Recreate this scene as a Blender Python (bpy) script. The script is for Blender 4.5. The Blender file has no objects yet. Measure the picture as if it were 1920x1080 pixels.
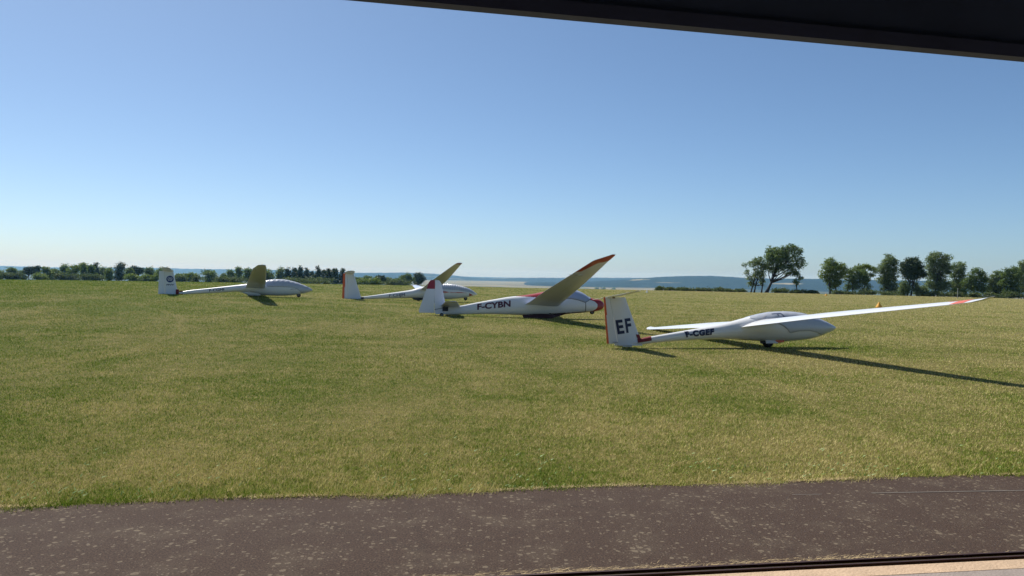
import bpy, bmesh, math, random
import numpy as np
from mathutils import Vector, Matrix

R = math.radians
sc = bpy.context.scene
C = sc.collection

# ------------------------------------------------------------------ camera
EYE = 1.85
FPX = 1507.0
cam_d = bpy.data.cameras.new("camera")
cam = bpy.data.objects.new("camera", cam_d)
C.objects.link(cam)
cam_d.sensor_width = 36.0
cam_d.lens = 36.0 * FPX / 1920.0
cam_d.clip_start = 0.05
cam_d.clip_end = 40000
cam.matrix_world = (Matrix.Translation((0, 0, EYE)) @
                    Matrix.Rotation(math.pi / 2 - math.atan(24 / FPX), 4, 'X') @
                    Matrix.Rotation(R(1.1), 4, 'Z'))
sc.camera = cam

# ------------------------------------------------------------------ sky, sun, exposure
TO_SUN = Vector((-0.50, 0.60, 1.0)).normalized()
SUN_EL = math.asin(TO_SUN.z)
SUN_AZ = math.atan2(TO_SUN.x, TO_SUN.y)
world = bpy.data.worlds.new("World")
sc.world = world
world.use_nodes = True
nt = world.node_tree
sky = nt.nodes.new("ShaderNodeTexSky")
sky.sky_type = 'NISHITA'
sky.sun_disc = False
sky.sun_elevation = SUN_EL
sky.sun_rotation = SUN_AZ
sky.altitude = 0
sky.air_density = 0.6
sky.dust_density = 0.8
sky.ozone_density = 4.6
bg = nt.nodes["Background"]
bg.inputs[1].default_value = 0.098
tintn = nt.nodes.new("ShaderNodeMix"); tintn.data_type = 'RGBA'; tintn.blend_type = 'MULTIPLY'
tintn.inputs["Factor"].default_value = 1.0; tintn.inputs["B"].default_value = (0.94, 1.035, 1.02, 1)
nt.links.new(sky.outputs[0], tintn.inputs["A"])
nt.links.new(tintn.outputs["Result"], bg.inputs[0])

sun_d = bpy.data.lights.new("sun", 'SUN')
sun_d.energy = 5.0
sun_d.angle = R(0.5)
sun_d.color = (1.0, 0.955, 0.88)
sun = bpy.data.objects.new("sun", sun_d)
C.objects.link(sun)
sun.location = TO_SUN * 60
sun.rotation_euler = TO_SUN.to_track_quat('Z', 'Y').to_euler()

sc.view_settings.view_transform = 'Standard'
sc.view_settings.look = 'None'
sc.view_settings.exposure = 0.27
sc.view_settings.gamma = 1.0
sc.cycles.use_denoising = True
sc.cycles.max_bounces = 8
sc.cycles.transparent_max_bounces = 8
sc.cycles.volume_bounces = 1

# ------------------------------------------------------------------ terrain height
def sstep(a, b, x):
    t = np.clip((np.asarray(x, float) - a) / (b - a), 0, 1)
    return t * t * (3 - 2 * t)

def terrain(x, y):
    x = np.asarray(x, float); y = np.asarray(y, float)
    yy = np.maximum(y, 0.5)
    px = 960 + FPX * np.clip(x / yy, -1.2, 1.2)
    e = (22.6 + 3.4 * ((px - 1000) / 960) ** 2) / FPX
    r = np.maximum(y, np.hypot(x, y) * 0.55)
    bump = 0.022 * np.clip(-x + 1.5, 0, 24) * sstep(18, 46, y)
    zl = EYE - e * r - 0.03 - 0.00004 * np.maximum(r - 118, 0) ** 1.5
    z = np.minimum(bump, zl)
    d = sstep(420, 1700, r)
    far = -41.0
    return np.where(r > 420, z * (1 - d) + far * d, z)

def tz(x, y):
    return float(terrain(x, y))

# ------------------------------------------------------------------ material helpers
def mat(name, col=(0.8, 0.8, 0.8), rough=0.5, metal=0.0, coat=0.0, spec=None, noise=0.0, nscale=6.0, bump=0.0, bscale=40.0):
    m = bpy.data.materials.new(name)
    m.use_nodes = True
    t = m.node_tree
    p = t.nodes["Principled BSDF"]
    p.inputs["Base Color"].default_value = (*col, 1)
    p.inputs["Roughness"].default_value = rough
    p.inputs["Metallic"].default_value = metal
    p.inputs["Coat Weight"].default_value = coat
    if spec is not None:
        p.inputs["Specular IOR Level"].default_value = spec
    tc = t.nodes.new("ShaderNodeTexCoord")
    if noise:
        n = t.nodes.new("ShaderNodeTexNoise"); n.inputs["Scale"].default_value = nscale
        n.inputs["Detail"].default_value = 5
        t.links.new(tc.outputs["Object"], n.inputs["Vector"])
        mx = t.nodes.new("ShaderNodeMix"); mx.data_type = 'RGBA'
        mx.inputs["A"].default_value = (*[c * (1 - noise) for c in col], 1)
        mx.inputs["B"].default_value = (*[min(1, c * (1 + noise * 0.6)) for c in col], 1)
        t.links.new(n.outputs["Fac"], mx.inputs["Factor"])
        t.links.new(mx.outputs["Result"], p.inputs["Base Color"])
    if bump:
        n2 = t.nodes.new("ShaderNodeTexNoise"); n2.inputs["Scale"].default_value = bscale
        n2.inputs["Detail"].default_value = 4
        t.links.new(tc.outputs["Object"], n2.inputs["Vector"])
        b = t.nodes.new("ShaderNodeBump"); b.inputs["Strength"].default_value = bump
        b.inputs["Distance"].default_value = 0.02
        t.links.new(n2.outputs["Fac"], b.inputs["Height"])
        t.links.new(b.outputs["Normal"], p.inputs["Normal"])
    return m

M = {}
M['gel'] = mat("white_gelcoat", (0.80, 0.80, 0.79), 0.28, coat=0.4, noise=0.05, nscale=1.3)
M['cover'] = mat("canopy_cover_cloth", (0.50, 0.52, 0.56), 0.28, coat=0.5, noise=0.06, nscale=4, bump=0.5, bscale=5)
M['bluecover'] = mat("silver_blue_canopy", (0.36, 0.42, 0.55), 0.3, coat=0.5)
M['seam'] = mat("seam_grey", (0.10, 0.10, 0.11), 0.6)
M['softseam'] = mat("panel_seam", (0.42, 0.42, 0.43), 0.6)
M['navy'] = mat("navy_lettering", (0.012, 0.018, 0.06), 0.4)
M['maroonletter'] = mat("maroon_lettering", (0.09, 0.012, 0.03), 0.4)
M['greyletter'] = mat("slate_lettering", (0.08, 0.10, 0.16), 0.5)
M['emblem'] = mat("emblem_blue", (0.012, 0.035, 0.16), 0.4)
M['white'] = mat("white_marking", (0.8, 0.8, 0.8), 0.4)
M['red'] = mat("red_paint", (0.33, 0.020, 0.026), 0.35, coat=0.3)
M['redorange'] = mat("orange_red_paint", (0.78, 0.14, 0.04), 0.45)
M['redtip'] = mat("faded_red_paint", (0.60, 0.13, 0.08), 0.45)
M['darkred'] = mat("dark_red_cloth", (0.20, 0.016, 0.022), 0.7)
M['maroon'] = mat("maroon_skid", (0.06, 0.014, 0.02), 0.6)
M['tyre'] = mat("tyre_rubber", (0.012, 0.012, 0.013), 0.8)
M['rim'] = mat("wheel_rim", (0.30, 0.30, 0.31), 0.4, metal=0.6)
M['dark'] = mat("dark_fitting", (0.02, 0.022, 0.028), 0.6)
M['bluedwhite'] = mat("white_paint_bounce_offset", (0.52, 0.55, 0.76), 0.32, coat=0.3, noise=0.05, nscale=1.5)  # white paint, blued in its colour to offset grass bounce light on undersides
M['yellow'] = mat("yellow_plastic", (0.75, 0.36, 0.02), 0.5)
M['post'] = mat("weathered_post", (0.45, 0.46, 0.42), 0.7)
M['headerlip'] = mat("header_lip_paint", (0.075, 0.09, 0.16), 0.65, noise=0.3, nscale=3)
M['fascia'] = mat("header_fascia_paint", (0.07, 0.10, 0.17), 0.8, noise=0.3, nscale=2)
M['hangarmetal'] = mat("hangar_cladding", (0.30, 0.31, 0.33), 0.7, noise=0.2)
M['rail'] = mat("rusted_rail_steel", (0.050, 0.020, 0.013), 0.55, metal=0.25, noise=0.5, nscale=9)
M['bark'] = mat("bark", (0.045, 0.036, 0.027), 0.9, noise=0.4, nscale=3, bump=0.6, bscale=10)

# ------------------------------------------------------------------ object helpers
def link_mesh(name, verts, faces, mats, parent=None, fmat=None, smooth=False):
    me = bpy.data.meshes.new(name)
    me.from_pydata([tuple(v) for v in verts], [], [tuple(f) for f in faces])
    for m in (mats if isinstance(mats, (list, tuple)) else [mats]):
        me.materials.append(m)
    if fmat is not None:
        me.polygons.foreach_set("material_index", list(fmat))
    if smooth:
        me.polygons.foreach_set("use_smooth", [True] * len(me.polygons))
    me.update()
    o = bpy.data.objects.new(name, me)
    C.objects.link(o)
    if parent is not None:
        o.parent = parent
    return o

def fix_normals(o):
    bm = bmesh.new(); bm.from_mesh(o.data)
    bmesh.ops.recalc_face_normals(bm, faces=bm.faces)
    bm.to_mesh(o.data); bm.free()
    return o

def tag(o, label=None, cat=None, group=None, kind=None):
    if label: o["label"] = label
    if cat: o["category"] = cat
    if group: o["group"] = group
    if kind: o["kind"] = kind
    return o

def thing(name, label, cat, loc=(0, 0, 0), rot=None, group=None):
    o = bpy.data.objects.new(name, None)
    o.empty_display_size = 0.3
    C.objects.link(o)
    o.location = loc
    if rot is not None:
        o.rotation_euler = rot
    return tag(o, label, cat, group)

class MB:
    def __init__(s): s.v = []; s.f = []; s.m = []
    def add(s, vs, fs, mi=0):
        b = len(s.v); s.v += [tuple(q) for q in vs]
        s.f += [tuple(b + i for i in f) for f in fs]; s.m += [mi] * len(fs)
    def box(s, c, d, rot=None, mi=0):
        x, y, z = d[0] / 2, d[1] / 2, d[2] / 2
        vs = [Vector((i * x, j * y, k * z)) for i in (-1, 1) for j in (-1, 1) for k in (-1, 1)]
        if rot is not None: vs = [rot @ v for v in vs]
        vs = [v + Vector(c) for v in vs]
        s.add(vs, [(0, 1, 3, 2), (4, 6, 7, 5), (0, 4, 5, 1), (2, 3, 7, 6), (0, 2, 6, 4), (1, 5, 7, 3)], mi)
    def rings(s, rings, cap=True, closed=True, mi=0):
        n = len(rings[0]); b = len(s.v)
        for r in rings: s.v += [tuple(q) for q in r]
        for i in range(len(rings) - 1):
            for j in range(n if closed else n - 1):
                k = (j + 1) % n
                s.f.append((b + i * n + j, b + i * n + k, b + (i + 1) * n + k, b + (i + 1) * n + j)); s.m.append(mi)
        if cap and closed:
            s.f.append(tuple(b + j for j in reversed(range(n)))); s.m.append(mi)
            e = b + (len(rings) - 1) * n
            s.f.append(tuple(e + j for j in range(n))); s.m.append(mi)
    def tube(s, pts, rads, n=7, mi=0):
        rs = []
        for i, p in enumerate(pts):
            p = Vector(p)
            t = (Vector(pts[min(i + 1, len(pts) - 1)]) - Vector(pts[max(i - 1, 0)])).normalized()
            a = t.orthogonal().normalized() if abs(t.z) < 0.9 else Vector((1, 0, 0))
            a = (a - t * a.dot(t)).normalized(); bb = t.cross(a)
            rs.append([p + (a * math.cos(2 * math.pi * k / n) + bb * math.sin(2 * math.pi * k / n)) * rads[i] for k in range(n)])
        s.rings(rs, mi=mi)
    def lathe(s, prof, axis_c, n=24, mi=0):   # profile (r, y) spun round the local y axis
        rs = []
        for k in range(n):
            a = 2 * math.pi * k / n
            rs.append([(axis_c[0] + r * math.cos(a), axis_c[1] + y, axis_c[2] + r * math.sin(a)) for r, y in prof])
        rs.append(rs[0]); s.rings(rs, cap=False, closed=True, mi=mi)
    def build(s, name, mats, parent=None, smooth=False):
        o = link_mesh(name, s.v, s.f, mats, parent, s.m, smooth)
        return o

def pchip(xs, ys, x):
    xs = np.array(xs, float); ys = np.array(ys, float); h = np.diff(xs); d = np.diff(ys) / h
    m = np.zeros(len(xs)); m[0] = d[0]; m[-1] = d[-1]
    for i in range(1, len(xs) - 1):
        if d[i - 1] * d[i] > 0:
            w1 = 2 * h[i] + h[i - 1]; w2 = h[i] + 2 * h[i - 1]
            m[i] = (w1 + w2) / (w1 / d[i - 1] + w2 / d[i])
    i = np.clip(np.searchsorted(xs, x) - 1, 0, len(xs) - 2)
    t = (np.asarray(x) - xs[i]) / h[i]
    t = np.clip(t, 0, 1)
    return ((2 * t**3 - 3 * t**2 + 1) * ys[i] + (t**3 - 2 * t**2 + t) * h[i] * m[i]
            + (-2 * t**3 + 3 * t**2) * ys[i + 1] + (t**3 - t**2) * h[i] * m[i + 1])

# ------------------------------------------------------------------ glider kit (local x to the nose, y left, z up, origin under the main wheel)
class Fuse:
    N = 2.25
    def __init__(s, st):
        st = sorted(st); s.x = [q[0] for q in st]; s.zb = [q[1] for q in st]; s.zt = [q[2] for q in st]; s.hw = [q[3] for q in st]
    def at(s, x):
        return float(pchip(s.x, s.zb, x)), float(pchip(s.x, s.zt, x)), float(pchip(s.x, s.hw, x))
    def pt(s, x, th, off=0.0):
        zb, zt, hw = s.at(x); c, q = math.cos(th), math.sin(th)
        e = 2 / s.N
        return (x, (hw + off) * math.copysign(abs(c) ** e, c), (zb + zt) / 2 + ((zt - zb) / 2 + off) * math.copysign(abs(q) ** e, q))
    def side(s, x, z, off=0.004, sg=-1):
        zb, zt, hw = s.at(x); hz = max((zt - zb) / 2, 1e-3)
        t = min(0.999, abs((z - (zb + zt) / 2) / hz))
        return (x, sg * (hw * (1 - t ** s.N) ** (1 / s.N) + off), z)
    def theta(s, x, z):      # angle (0 .. pi/2 range signed) whose surface height is z
        zb, zt, hw = s.at(x); hz = max((zt - zb) / 2, 1e-3)
        t = max(-1, min(1, (z - (zb + zt) / 2) / hz))
        return math.asin(math.copysign(abs(t) ** (s.N / 2), t))
    def mesh(s, name, parent, mats, pred=None, ns=110, nr=40):
        x0, x1 = s.x[0], s.x[-1]
        xs = [x0 + (x1 - x0) * k / ns for k in range(ns)]
        L = x1 - xs[-1]
        xs += [x1 - L * q for q in (0.6, 0.3, 0.12, 0.03, 0.0)]
        b = MB()
        b.rings([[s.pt(x, 2 * math.pi * j / nr) for j in range(nr)] for x in xs])
        if pred:
            for i, f in enumerate(b.f):
                c = [sum(b.v[k][a] for k in f) / len(f) for a in range(3)]
                b.m[i] = pred(*c)
        return fix_normals(b.build(name, mats, parent, True))
    def shell(s, name, parent, m, x0, x1, zlow, off=0.009, ns=50, nr=28, wr=0.0, skirt=True):
        b = MB(); rs = []
        for k in range(ns + 1):
            x = x0 + (x1 - x0) * k / ns
            th = s.theta(x, zlow(x))
            row = []
            for j in range(nr + 1):
                a = th + (math.pi - 2 * th) * j / nr
                w = wr * (math.sin(x * 23 + a * 5) * 0.5 + math.sin(x * 41 - a * 9 + 1.3) * 0.35) if wr else 0
                row.append(s.pt(x, a, off + w))
            if skirt:
                row = [s.pt(x, th, -0.004)] + row + [s.pt(x, math.pi - th, -0.004)]
            rs.append(row)
        if skirt:
            def inner(x):
                th = s.theta(x, zlow(x))
                r = [s.pt(x, th + (math.pi - 2 * th) * j / nr, -0.004) for j in range(nr + 1)]
                return [r[0]] + r + [r[-1]]
            rs = [inner(x0)] + rs + [inner(x1)]
        b.rings(rs, cap=False, closed=False)
        return fix_normals(b.build(name, m, parent, True))
    def decal(s, name, parent, m, polys, off=0.005, cut=0.03, sg=-1):
        """flat (x, z) polygons laid onto the fuselage side"""
        bm = bmesh.new()
        for p in polys:
            vs = [bm.verts.new((x, 0, z)) for x, z in p]
            bm.faces.new(vs)
        return s._lay(name, parent, m, bm, off, cut, sg)
    def _lay(s, name, parent, m, bm, off, cut, sg=-1):
        bmesh.ops.triangulate(bm, faces=bm.faces[:], ngon_method='EAR_CLIP')
        xs = [v.co.x for v in bm.verts]; zs = [v.co.z for v in bm.verts]
        z = min(zs) + cut
        while z < max(zs):
            bmesh.ops.bisect_plane(bm, geom=bm.verts[:] + bm.edges[:] + bm.faces[:], plane_co=(0, 0, z), plane_no=(0, 0, 1)); z += cut
        x = min(xs) + 0.12
        while x < max(xs):
            bmesh.ops.bisect_plane(bm, geom=bm.verts[:] + bm.edges[:] + bm.faces[:], plane_co=(x, 0, 0), plane_no=(1, 0, 0)); x += 0.12
        for v in bm.verts:
            v.co = Vector(s.side(v.co.x, v.co.z, off + v.co.y, sg))
        me = bpy.data.meshes.new(name); bm.to_mesh(me); bm.free(); me.materials.append(m)
        o = bpy.data.objects.new(name, me); C.objects.link(o); o.parent = parent
        return o

def text_bm(body, bold=0.03, shear=0.0):
    cu = bpy.data.curves.new("lettering", 'FONT'); cu.body = body; cu.size = 1.0; cu.offset = 0.0 if 'M' in body else bold; cu.shear = shear
    cu.resolution_u = 3
    if len(body) > 3 and bold > 0.05: cu.space_character = 1.16
    ob = bpy.data.objects.new("lettering", cu); C.objects.link(ob)
    dg = bpy.context.evaluated_depsgraph_get(); dg.update()
    me = bpy.data.meshes.new_from_object(ob.evaluated_get(dg))
    bpy.data.objects.remove(ob); bpy.data.curves.remove(cu)
    bm = bmesh.new(); bm.from_mesh(me); bpy.data.meshes.remove(me)
    if 'M' in body:      # heavier strokes: the same letters again, shifted a little and 2 mm prouder
        d = bmesh.ops.duplicate(bm, geom=bm.verts[:] + bm.edges[:] + bm.faces[:])
        for v in d['geom']:
            if isinstance(v, bmesh.types.BMVert): v.co.x += 0.045; v.co.z = 1.0
    xs = [v.co.x for v in bm.verts]; ys = [v.co.y for v in bm.verts]
    w = max(xs) - min(xs); h = max(ys) - min(ys)
    for v in bm.verts:
        v.co = Vector(((v.co.x - min(xs)) / w, (v.co.y - min(ys)) / h, v.co.z))
    return bm

def lettering(body, quad, place, name, parent, m, bold=0.03, shear=0.0, fz=None, cut=0.03):
    """quad = local (x,z) of bottom-left, bottom-right, top-right, top-left; place(x,z)->3D"""
    bm = text_bm(body, bold, shear)
    bl, br, tr, tl = [Vector((q[0], 0, q[1])) for q in quad]
    for v in bm.verts:
        u, w, lay = v.co.x, v.co.y, v.co.z
        v.co = (bl * (1 - u) + br * u) * (1 - w) + (tl * (1 - u) + tr * u) * w
        v.co.y = lay * 0.002
    if fz is not None:
        return fz._lay(name, parent, m, bm, 0.011, 0.015)
    for v in bm.verts: v.co = Vector(place(v.co.x, v.co.z))
    me = bpy.data.meshes.new(name); bm.to_mesh(me); bm.free(); me.materials.append(m)
    o = bpy.data.objects.new(name, me); C.objects.link(o); o.parent = parent
    return o

def foil(t, thick):
    """closed half thickness of an aerofoil at chord fraction t, upper and lower"""
    yt = 5 * thick * (0.2969 * math.sqrt(t) - 0.126 * t - 0.3516 * t * t + 0.2843 * t**3 - 0.1036 * t**4)
    cam_ = 0.03 * 4 * t * (1 - t)
    return cam_ + yt, cam_ - yt

CH = [0, 0.006, 0.02, 0.05, 0.1, 0.18, 0.28, 0.4, 0.52, 0.64, 0.74, 0.78, 0.86, 0.93, 1.0]

class Wing:
    """stations (span, xLE, chord, z, thickness)"""
    def __init__(s, st, side=-1, vertical=False, sym=False, inc=0.0):
        s.inc = math.tan(R(inc)); s.st = st; s.side = side; s.vert = vertical; s.sym = sym
    def sec(s, y):
        a = [q[0] for q in s.st]
        return [float(np.interp(y, a, [q[k] for q in s.st])) for k in range(1, 5)]
    def p(s, y, t, top, off=0.0):
        xl, c, z, th = s.sec(y)
        u, l = foil(t, th)
        if s.sym: hh = (u - l) / 2; u, l = hh, -hh
        d = (u * c + off) if top else (l * c - off)
        if t >= 1: d += 0.002 if top else -0.002
        if s.vert: return (xl - t * c, (d if top else d) , y + z)
        return (xl - t * c, s.side * y, z + d + (1 - t) * c * s.inc)
    def mesh(s, name, parent, mats, ys, t0=0, t1=1, off=0, pred=None):
        ch = [t for t in CH if t0 < t < t1]
        ch = [t0] + ch + [t1]
        b = MB(); rs = []
        for y in ys:
            rs.append([s.p(y, t, True, off) for t in reversed(ch)] + [s.p(y, t, False, off) for t in ch[(1 if t0 == 0 else 0):]])
        b.rings(rs)
        if pred:
            for i, f in enumerate(b.f):
                c = [sum(b.v[k][a] for k in f) / len(f) for a in range(3)]
                b.m[i] = pred(*c)
        o = fix_normals(b.build(name, mats, parent, True))
        o.data.set_sharp_from_angle(angle=R(38))
        return o
    def patch(s, name, parent, m, pts, top=True, off=0.004):
        """polygon in (span, chord fraction)"""
        bm = bmesh.new()
        bm.faces.new([bm.verts.new((y, t, 0)) for y, t in pts])
        for k in range(1, 20):
            bmesh.ops.bisect_plane(bm, geom=bm.verts[:] + bm.edges[:] + bm.faces[:], plane_co=(0, k * 0.05, 0), plane_no=(0, 1, 0))
        ys = [p[0] for p in pts]; y = min(ys) + 0.25
        while y < max(ys):
            bmesh.ops.bisect_plane(bm, geom=bm.verts[:] + bm.edges[:] + bm.faces[:], plane_co=(y, 0, 0), plane_no=(1, 0, 0)); y += 0.25
        for v in bm.verts: v.co = Vector(s.p(v.co.x, max(0, min(1, v.co.y)), top, off))
        me = bpy.data.meshes.new(name); bm.to_mesh(me); bm.free(); me.materials.append(m)
        o = bpy.data.objects.new(name, me); C.objects.link(o); o.parent = parent
        return o

def frange(a, b, n): return [a + (b - a) * k / n for k in range(n + 1)]

def glider_root(label, wx, wy, a, bank, gname="gliders parked in a line on the airfield"):
    a, b = R(a), R(bank)
    h = Vector((math.cos(a), math.sin(a), 0)); rr = Vector((math.sin(a), -math.cos(a), 0)); z = Vector((0, 0, 1))
    rt = rr * math.cos(b) + z * math.sin(b); up = z * math.cos(b) - rr * math.sin(b)
    m = Matrix((h, -rt, up)).transposed().to_4x4()
    t = thing("glider", label, "glider", group=gname)
    t.location = (wx, wy, tz(wx, wy)); t.rotation_euler = m.to_euler()
    return t

def wheel(parent, x, z, r, w=0.05, y=0.0, name="wheel"):
    b = MB()
    b.lathe([(r * 0.6, -w), (r * 0.85, -w), (r * 0.96, -w * 0.75), (r, -w * 0.25), (r, w * 0.25), (r * 0.96, w * 0.75), (r * 0.85, w), (r * 0.6, w)], (x, y, z))
    o = b.build(name, M['tyre'], parent, True)
    fix_normals(o)
    b = MB(); b.lathe([(0.01, -w * 0.7), (r * 0.2, -w * 0.9), (r * 0.25, -w * 0.6), (r * 0.6, -w * 0.8), (r * 0.6, w * 0.8), (r * 0.25, w * 0.6), (r * 0.2, w * 0.9), (0.01, w * 0.7)], (x, y, z))
    fix_normals(b.build("rim", M['rim'], o, True))
    return o

def fin_pair(parent, zs_fin, hinge, te, le, mats_fin, mats_rud, te_band=None, rud_pred=None, thick=0.11, rudder_bottom=None):
    """zs_fin: (z0,z1); le/hinge/te: functions z -> x"""
    z0, z1 = zs_fin
    st = []
    for z in frange(z0, z1, 12):
        st.append((z, le(z), le(z) - te(z), 0.0, thick))
    w = Wing(st, vertical=True, sym=True)
    th0 = (le(z0) - hinge(z0)) / (le(z0) - te(z0))
    th1 = (le(z1) - hinge(z1)) / (le(z1) - te(z1))
    # fin part
    def part(name, ta, tb, mats, zz, pred=None):
        b = MB(); rs = []
        for z in frange(*zz, 26):
            q = (z - z0) / (z1 - z0); tm = th0 + (th1 - th0) * q
            f0, f1 = ta(tm), tb(tm)
            ch = [f0 + (f1 - f0) * k / 10 for k in range(11)]
            if ta(tm) == 0: ch = [0, f1 * .01, f1 * .04] + ch[1:]
            rs.append([w.p(z, t, True) for t in reversed(ch)] + [w.p(z, t, False) for t in ch[(1 if f0 == 0 else 0):]])
        b.rings(rs)
        if pred:
            for i, f in enumerate(b.f):
                c = [sum(b.v[k][a] for k in f) / len(f) for a in range(3)]
                b.m[i] = pred(*c)
        o = fix_normals(b.build(name, mats, parent, True)); o.data.set_sharp_from_angle(angle=R(38))
        return o
    fin = part("fin", lambda t: 0, lambda t: t - 0.006, mats_fin, (z0, z1))
    rz = rudder_bottom if rudder_bottom is not None else z0
    rud = part("rudder", lambda t: t + 0.006, lambda t: 1.0, mats_rud, (rz, z1), rud_pred)
    return fin, rud, w

def lin(z0, x0, z1, x1): return lambda z: x0 + (x1 - x0) * (z - z0) / (z1 - z0)

def cyl_seam(fz, name, parent, m, pts, w=0.008, off=0.006):
    """thin seam line following (x,z) points on the fuselage side"""
    polys = []
    for (xa, za), (xb, zb) in zip(pts[:-1], pts[1:]):
        d = Vector((xb - xa, zb - za)); n = Vector((-d.y, d.x)).normalized() * w
        polys.append([(xa + n.x, za + n.y), (xa - n.x, za - n.y), (xb - n.x, zb - n.y), (xb + n.x, zb + n.y)])
    return fz.decal(name, parent, m, polys, off)

# ================================================================== GLIDER A: nearest, F-CGEF
def build_A():
    g = glider_root("nearest white glider with EF on its orange-edged fin and F-CGEF on its boom", 7.064, 22.056, 15, 6)
    F = Fuse([(-4.45, 0.07, 0.15, 0.03), (-4.1, 0.055, 0.20, 0.05), (-3.79, 0.085, 0.235, 0.065), (-3.49, 0.12, 0.295, 0.075), (-2.98, 0.165, 0.38, 0.095), (-2.29, 0.205, 0.49, 0.13), (-1.5, 0.23, 0.62, 0.18),
              (-1.1, 0.225, 0.71, 0.215), (-0.7, 0.205, 0.81, 0.255), (-0.29, 0.185, 0.91, 0.295), (0.12, 0.17, 0.975, 0.32), (0.53, 0.165, 0.99, 0.33), (0.94, 0.19, 0.965, 0.325),
              (1.25, 0.22, 0.905, 0.30), (1.52, 0.28, 0.825, 0.26), (1.77, 0.37, 0.73, 0.20), (2.0, 0.45, 0.63, 0.115), (2.1, 0.50, 0.58, 0.06), (2.15, 0.53, 0.555, 0.012)])
    body = F.mesh("fuselage", g, M['gel'])
    # fabric canopy cover
    def zl(x):
        return float(np.interp(x, [-0.62, -0.4, 0.0, 0.14, 0.30, 0.42, 0.49, 0.78, 1.09, 1.35, 1.56, 1.7, 2.12], [0.80, 0.74, 0.69, 0.65, 0.56, 0.47, 0.385, 0.44, 0.45, 0.41, 0.34, 0.28, 0.5]))
    cov = F.shell("canopy_cover", g, M['cover'], -0.62, 2.13, zl, 0.008, 90, 34, wr=0.0025)
    cyl_seam(F, "cover_hem", cov, M['softseam'], [(x, zl(x) - 0.002) for x in frange(0.0, 1.62, 34)], 0.007, 0.010)
    F.decal("cover_mark", cov, M['greyletter'], [[(0.02, 0.925), (0.29, 0.945), (0.29, 0.925), (0.02, 0.905)], [(0.27, 0.945), (0.31, 0.945), (0.37, 0.84), (0.33, 0.84)],
                                               [(0.16, 0.905), (0.20, 0.905), (0.22, 0.865), (0.18, 0.865)]], 0.02)
    F.decal("strap", cov, M['softseam'], [[(-0.52, 0.69), (-0.46, 0.69), (-0.14, 0.87), (-0.18, 0.87)]], 0.02)
    # wings
    st = [(0.22, 0.12, 1.06, 0.545, 0.15), (0.5, 0.08, 0.97, 0.56, 0.15), (3.0, 0.06, 0.76, 0.645, 0.15), (5.5, 0.04, 0.55, 0.70, 0.14), (6.9, 0.05, 0.42, 0.735, 0.12),
          (7.25, 0.06, 0.36, 0.755, 0.12), (7.42, 0.05, 0.27, 0.79, 0.11), (7.5, 0.02, 0.16, 0.83, 0.08)]
    ys = [0.15, 0.22, 0.35, 0.5, 0.8] + frange(1.2, 6.8, 18) + [6.95, 7.1, 7.25, 7.34, 7.42, 7.47, 7.5]
    kk = 1.0
    st = [(q[0] if q[0] < 1 else q[0] * kk,) + q[1:] for q in st]; ys = [y if y < 1 else y * kk for y in ys]
    for sd in (-1, 1):
        w = Wing([(0.1, 0.15, 1.12, 0.53, 0.16)] + st, sd, inc=9)
        wo = w.mesh("wing", g, M['gel'], ys)
        al = w.mesh("aileron", wo, M['gel'], frange(4.2, 6.9, 8), 0.80, 1.0, 0.0025)
        for a in (True,):
            w.patch("hinge_line", al, M['softseam'], [(4.2, 0.795), (6.9, 0.795), (6.9, 0.785), (4.2, 0.785)], a, 0.003)
        w.patch("airbrake", wo, M['softseam'], [(2.3, 0.50), (3.6, 0.50), (3.6, 0.515), (2.3, 0.515)], True, 0.003)
        wt = MB()
        for pts in () if sd == 1 else ([(6.35, 0.0), (6.62, 0.0), (6.85, 0.45), (6.6, 0.45)], [(6.9, 0.0), (7.15, 0.0), (7.1, 1.0), (6.8, 1.0)]):
            w.patch("tip_stripe", wo, M['redtip'], pts, True, 0.004)
            w.patch("tip_stripe", wo, M['redtip'], pts, False, 0.004)
        # upturned rounded tip edge
    # fin and rudder
    fin, rud, w = fin_pair(g, (0.07, 1.33), lin(0.06, -4.37, 1.25, -4.56), lin(0.13, -4.67, 1.26, -4.735), lin(0.35, -3.78, 1.34, -4.14),
                           [M['gel']], [M['gel'], M['redorange']], rud_pred=lambda x, y, z: 1 if x < lin(0.13, -4.67, 1.26, -4.735)(z) + 0.052 else 0, rudder_bottom=0.12)
    def on_fin(x, z):
        xl, c, _, th = w.sec(z); t = max(0.01, min(0.99, (xl - x) / c)); return w.p(z, t, False, 0.004)
    for L, q in (("E", [(-4.38, 0.36), (-4.19, 0.385), (-4.25, 0.75), (-4.44, 0.73)]), ("F", [(-4.145, 0.395), (-3.98, 0.415), (-4.03, 0.79), (-4.19, 0.77)])):
        lettering(L, q, on_fin, "fin_letter", fin, M['navy'], 0.035)
    lettering("F-CGEF", [(-2.49, 0.275), (-1.72, 0.345), (-1.685, 0.525), (-2.53, 0.435)], None, "registration", body, M['navy'], 0.07, 0.0, F)
    b = MB(); b.box((-4.46, -0.055, 0.155), (0.14, 0.02, 0.018)); b.build("control_horn", M['softseam'], rud)
    # tailplane
    for sd in (-1, 1):
        tw = Wing([(0, -4.14, 0.52, 1.335, 0.08), (1.1, -4.22, 0.38, 1.35, 0.08), (1.32, -4.28, 0.28, 1.36, 0.08), (1.4, -4.36, 0.14, 1.372, 0.08)], sd, sym=True, inc=7)
        to = tw.mesh("tailplane", g, M['gel'], frange(0, 1.28, 8) + [1.33, 1.37, 1.4])
        tw.mesh("elevator", to, M['gel'], frange(0.06, 1.25, 5), 0.72, 1.0, 0.0015)
    b = MB(); b.box((-4.47, -0.03, 1.315), (0.06, 0.05, 0.03)); b.build("tailplane_fitting", M['maroon'], g)
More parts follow.
